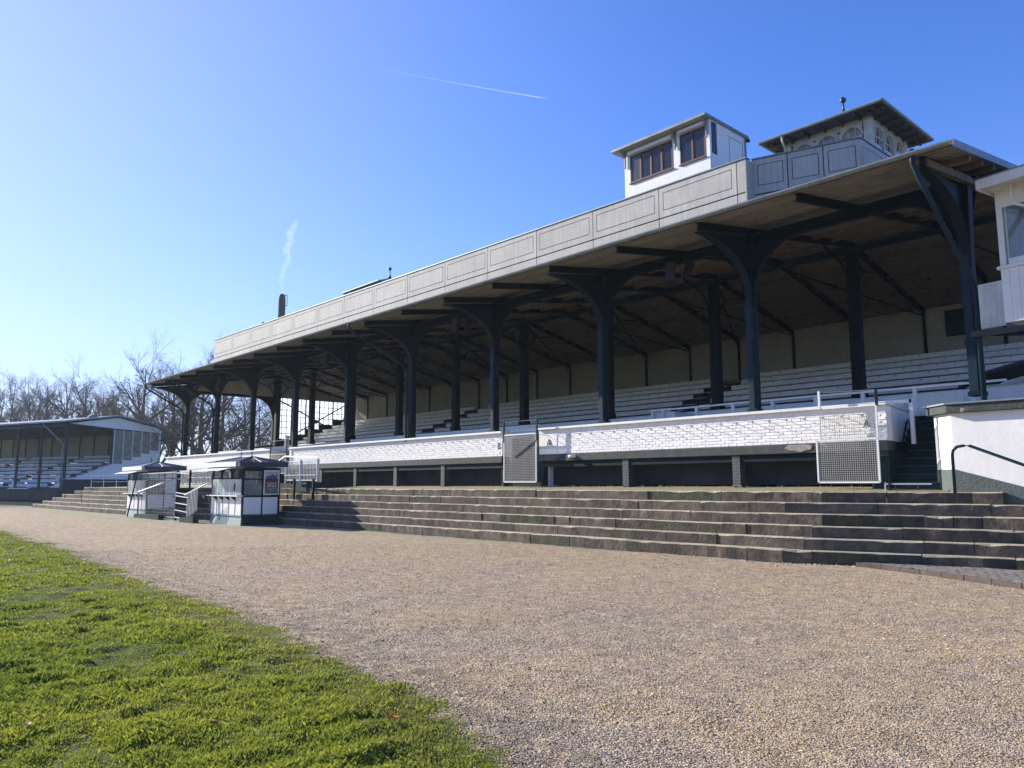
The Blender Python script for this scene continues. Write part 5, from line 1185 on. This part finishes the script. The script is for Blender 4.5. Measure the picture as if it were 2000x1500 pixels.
for (p0, p1, z) in (((-86, 11.2), (-84.2, 12.0), 1.3), ((-81.6, 13.2), (-79.3, 14.2), 1.28)):
    b = MB(); b.beam((*p0, z), (*p1, z), .3, .06); b.build('table_top', 'white', FR)
    for p in (p0, p1): MB().beam((*p, -.1), (*p, z), .06, .06, (0, 1, 0)).build('rail_post', 'postblue', FR)
MB().beam((-95, 7.5, .15), (-66, 12.8, .15), .06, .25).build('low_kerb', 'postblue', FR)
SR = thing('side_railing', 'thin grey railing on top of the far steps beside the left stand', 'railing', (-66, 18, 1.4))
b = MB(); b.beam((-70, 17, 2.35), (-56.5, 20, 2.35), .04, .04); b.beam((-70, 17, 1.85), (-56.5, 20, 1.85), .03, .03)
for t in np.linspace(0, 1, 8): p = Vector((-70, 17, 0)).lerp(Vector((-56.5, 20, 0)), t); b.beam((p.x, p.y, 1.4), (p.x, p.y, 2.35), .05, .05, (0, 1, 0))
b.build('railing_bars', 'galv', SR)

# ------------------------------------------------------------------ far chimney, its smoke, and the contrail
CH = thing('chimney', 'tall dark cylindrical chimney with ladder cage seen far beyond the parapet', 'chimney', (-127.9, 60, 0))
MB().lathe((-127.9, 60, 0), [(.75, -1), (.66, 31.5), (.62, 31.6), (.62, 34.7), (.48, 35.35), (.28, 35.7), (0, 35.75)], 20).build('flue', 'chimney', CH, smooth=True)
b = MB(); b.tube([(-126.75, 59.75, 20), (-126.75, 59.75, 35.2)], .08, 5); b.tube([(-126.5, 59.9, 20), (-126.5, 59.9, 35.2)], .05, 5)
for z in (33.0, 34.9): b.tube([(-126.6 + .7 * (1 - cos(t)), 59.7 - .6 * sin(t), z) for t in np.linspace(0, pi, 8)], .06, 4)
b.tube([(-125.2, 59.7, 33.0), (-125.2, 59.7, 34.9)], .05, 4)
for z in np.arange(20, 35, .6): b.tube([(-127, 59.8, z), (-126.5, 59.8, z)], .03, 4)
b.build('ladder_cage', 'chimney', CH)
def smoke_mat(name, dens, scale, lo, hi, col=(1, 1, 1)):
    m = bpy.data.materials.new(name); m.use_nodes = True; n = m.node_tree.nodes; l = m.node_tree.links; n.remove(n['Principled BSDF'])
    v = n.new('ShaderNodeVolumePrincipled'); v.inputs['Color'].default_value = (*col, 1); v.inputs['Anisotropy'].default_value = 0.3
    t = n.new('ShaderNodeTexNoise'); t.inputs['Scale'].default_value = scale; t.inputs['Detail'].default_value = 4; g = n.new('ShaderNodeNewGeometry'); l.new(g.outputs['Position'], t.inputs['Vector'])
    r = n.new('ShaderNodeMapRange'); r.inputs[1].default_value = lo; r.inputs[2].default_value = hi; r.inputs[4].default_value = dens; l.new(t.outputs[0], r.inputs[0])
    l.new(r.outputs[0], v.inputs['Density']); l.new(v.outputs[0], n['Material Output'].inputs['Volume']); return m
def ray_point(u, v, dist):
    d = rt * (u - 1000) + up * (750 - v) + fw * FPX; d.normalize(); return Vector((0, 0, EYE)) + d * dist
path = [ray_point(u, v, 152) for u, v in ((553, 574), (549, 548), (555, 525), (563, 505), (559, 488), (568, 472), (566, 456), (577, 441), (580, 426))]
b = MB(); b.tube([Vector(p) + Vector((random.uniform(-.2, .2), 0, 0)) for p in path], [.22, .42, .5, .62, .72, .7, .8, .62, .2], 12)
tag(b.build('smoke', smoke_mat('thin white smoke', .20, 1.1, .28, .66), None), 'thin white smoke plume rising from the far chimney', 'smoke', kind='stuff')
b = MB(); A = ray_point(710, 128, 3000); B = ray_point(1073, 193.5, 3000); N_ = 14
pts = [A.lerp(B, i / N_) + Vector((0, 0, 9 * sin(pi * i / N_) * -.4)) for i in range(N_ + 1)]
b.tube(pts, [.25 + 2.0 * (i / N_) ** 1.1 for i in range(N_)] + [.6], 6)
tag(b.build('contrail', smoke_mat('contrail ice', .14, .004, -1, 0), None), 'short white aircraft contrail high in the blue sky', 'contrail', kind='stuff')

# ------------------------------------------------------------------ bare winter trees
def tree_mesh(seed, H, spread=1.0, low=0.22, dens=1.0, r0=.34, nlimb=9):
    R_ = random.Random(seed); V = []; F = []
    def seg(pts, rs, n):
        k = len(V); P = [Vector(p) for p in pts]
        for i, p in enumerate(P):
            d = (P[min(i + 1, len(P) - 1)] - P[max(i - 1, 0)]).normalized(); ref = Vector((0, 0, 1)) if abs(d.z) < .85 else Vector((1, 0, 0))
            a = d.cross(ref).normalized(); c = d.cross(a)
            for q in range(n): t = 2 * pi * q / n; V.append(p + (a * cos(t) + c * sin(t)) * rs[i])
        for i in range(len(P) - 1):
            for q in range(n): F.append((k + i * n + q, k + i * n + (q + 1) % n, k + (i + 1) * n + (q + 1) % n, k + (i + 1) * n + q))
    def grow(p, d, L, r, lev):
        ns = (7, 5, 4, 3, 2)[lev]; pts = [p]; rs = [r]; q = p.copy(); dd = d.copy(); endr = r * (.06, .18, .25, .35, .5)[lev]
        for i in range(ns):
            dd = (dd + Vector((R_.gauss(0, 1), R_.gauss(0, 1), R_.gauss(0, .8))) * (.05, .11, .16, .22, .26)[lev] + Vector((0, 0, (.05, .10, .07, .05, .03)[lev]))).normalized()
            q = q + dd * L / ns; pts.append(q.copy()); rs.append(r + (endr - r) * (i + 1) / ns)
        seg(pts, rs, (8, 6, 4, 3, 3)[lev])
        if lev == 4: return
        nc = (nlimb, R_.randint(8, 10), R_.randint(7, 9), R_.randint(7, 8))[lev]; nc = max(2, int(nc * (dens if lev else 1)))
        for c in range(nc):
            t = (low + (1 - low) * (c + R_.random() * .6) / nc) if lev == 0 else (.25 + .75 * (c + R_.random()) / nc)
            t = min(t, .98); x = t * ns; i = int(x); f = x - i; base = pts[i].lerp(pts[min(i + 1, ns)], f); rr = rs[i] + (rs[min(i + 1, ns)] - rs[i]) * f
            tan = (pts[min(i + 1, ns)] - pts[i]).normalized(); az = (c * 2.4 + R_.uniform(-.5, .5)) if lev == 0 else R_.uniform(0, 2 * pi)
            a = tan.cross(Vector((0, 0, 1)) if abs(tan.z) < .9 else Vector((1, 0, 0))).normalized(); bvec = tan.cross(a); side = a * cos(az) + bvec * sin(az)
            op = R_.uniform(.55, 1.0) if lev == 0 else R_.uniform(.5, 1.0); nd = (tan * cos(op) + side * sin(op)).normalized()
            ln = (H * .48 * spread * (1.08 - .62 * t) * R_.uniform(.8, 1.2), L * .52, L * .5, L * .48)[lev] * (1 if lev == 0 else R_.uniform(.65, 1.2) * (1.15 - .45 * t))
            grow(base, nd, ln, min(rr * .75, (r * .45, r * .55, r * .6, r * .65)[lev]), lev + 1)
    grow(Vector((0, 0, -.3)), Vector((R_.uniform(-.05, .05), R_.uniform(-.05, .05), 1)).normalized(), H * .86, r0, 0)
    me = bpy.data.meshes.new('tree_branches'); me.from_pydata(V, [], F); me.update(); me.materials.append(M['bark'])
    for p in me.polygons: p.use_smooth = True
    return me, len(F)
def split_tree(me): return me
TM = [tree_mesh(s, H, sp, lo, de, r0, nl)[0] for s, H, sp, lo, de, r0, nl in ((11, 20, .80, .2, .85, .42, 12), (12, 20, .9, .18, .8, .42, 12), (13, 20, .7, .22, .9, .38, 12), (14, 20, 1.0, .14, .8, .56, 11), (15, 13, 1.0, .10, .85, .30, 11))]
def tree(u, dist, topv, ti, rot, label):
    d = ray_point(u, HZ, 1) - Vector((0, 0, EYE)); d.z = 0; d.normalize(); depth_scale = 1 / d.dot(fh); x, y = d.x * dist * depth_scale, d.y * dist * depth_scale
    h = EYE + (HZ - topv) * dist / FPX * 1.10; Hn = 13 if ti == 4 else 20; s = h / (Hn * 1.02)
    T = thing('bare_tree', label, 'tree', (x, y, -.1), 'bare winter trees behind the stands')
    o = bpy.data.objects.new('crown', TM[ti]); put(o, T); o.scale = (s, s, s); o.rotation_euler = (0, 0, rot)
    tr = MB().lathe((x, y, -.1), [(.62 * s, -.3), (.48 * s, .25), (.39 * s, .9), (.36 * s, 2.2), (.345 * s, 3.0)], 10).build('trunk', 'bark', T, smooth=True)
side = ['at the far left edge', 'second from the left edge', 'left of the first stand column', 'above the first bench aisle', 'left of the stand downpipe', 'above the stand downpipe', 'above the roof vent of the left stand', 'above the front of the left gable', 'above the middle of the left gable', 'just left of the gable ridge', 'just right of the gable ridge']
us = [-22, 12, 42, 68, 95, 120, 145, 168, 190, 212, 236]; tv = [735, 722, 728, 738, 730, 722, 726, 732, 740, 735, 745]
for i, (u, v) in enumerate(zip(us, tv)): tree(u, 118 + (i * 37) % 23, v, (0, 2, 1, 0, 2, 1, 3, 2, 0, 1, 2)[i], i * 1.7, 'bare grey tree in the hazy row, ' + side[i])
for i, u in enumerate((-5, 30, 82, 132, 180, 224, 258)): tree(u, 158, 745 + (i * 7) % 18, (1, 2, 0, 2, 1, 0, 2)[i], i * 2.3 + 1, 'paler bare tree in the second row behind the left stand, ' + ['leftmost', 'second', 'third', 'fourth', 'fifth', 'sixth', 'rightmost'][i])
near = [(283, 96, 690, 3, 0.4, 'tall leafless tree standing alone just right of the left stand gable'), (331, 92, 688, 1, 2.1, 'tall leafless tree behind the left tip of the grandstand roof'), (352, 84, 706, 2, 3.3, 'leafless tree behind the leftmost grandstand column'),
        (398, 78, 690, 3, 1.2, 'thick leafless tree between the two leftmost grandstand columns'), (432, 84, 676, 0, 4.4, 'leafless tree right of the second grandstand column from the left'), (458, 100, 748, 4, 2.0, 'small leafless tree in the third arch from the left'),
        (505, 94, 760, 4, 3.6, 'small round leafless tree in the fourth arch from the left'), (372, 125, 705, 0, .3, 'paler leafless tree behind the first arch'), (478, 130, 735, 2, 5.2, 'paler leafless tree behind the third and fourth arches'), (304, 130, 712, 2, 2.2, 'paler leafless tree between the left stand and the grandstand roof tip'),
        (548, 90, 740, 1, 2.9, 'leafless tree showing through the far glazed screen'), (600, 100, 770, 4, .9, 'small leafless tree showing through the middle of the glazed screen'), (655, 105, 770, 4, 4.1, 'small leafless tree at the right of the glazed screen')]
for q in near: tree(*q)
b = MB()                                                 # low scrub along the far edge
for i in range(2600):
    u = random.uniform(-40, 700); dist = random.uniform(95, 170); p = ray_point(u, HZ, 1); d = p - Vector((0, 0, EYE)); d.z = 0; d.normalize(); d = d / d.dot(fh)
    x, y = d.x * dist, d.y * dist; z = random.random() ** 1.6 * 3.2; s = random.uniform(.15, .5)
    a = Vector((random.gauss(0, 1), random.gauss(0, 1), random.gauss(0, 1))).normalized() * s; c = Vector((random.gauss(0, 1), random.gauss(0, 1), random.gauss(0, 1))).normalized() * s
    P_ = Vector((x, y, z)); b.add([P_, P_ + a, P_ + a + c, P_ + c], [(0, 1, 2, 3)])
tag(b.build('scrub', 'hedge', None), 'low winter scrub along the far edge under the trees', 'shrubs', kind='stuff')

# ------------------------------------------------------------------ air
HAZE = True
if HAZE:
    hz_ = MB().box(-330, 40, -60, 330, -1.2, 62).build('haze', 'white', None); hz_['kind'] = 'stuff'
    hm = bpy.data.materials.new('thin morning haze'); hm.use_nodes = True; n = hm.node_tree.nodes; n.remove(n['Principled BSDF'])
    v = n.new('ShaderNodeVolumePrincipled'); v.inputs['Color'].default_value = (0.80, 0.90, 1.0, 1); v.inputs['Density'].default_value = 0.00032; v.inputs['Anisotropy'].default_value = 0.2
    hm.node_tree.links.new(v.outputs[0], n['Material Output'].inputs['Volume']); hz_.data.materials.clear(); hz_.data.materials.append(hm)
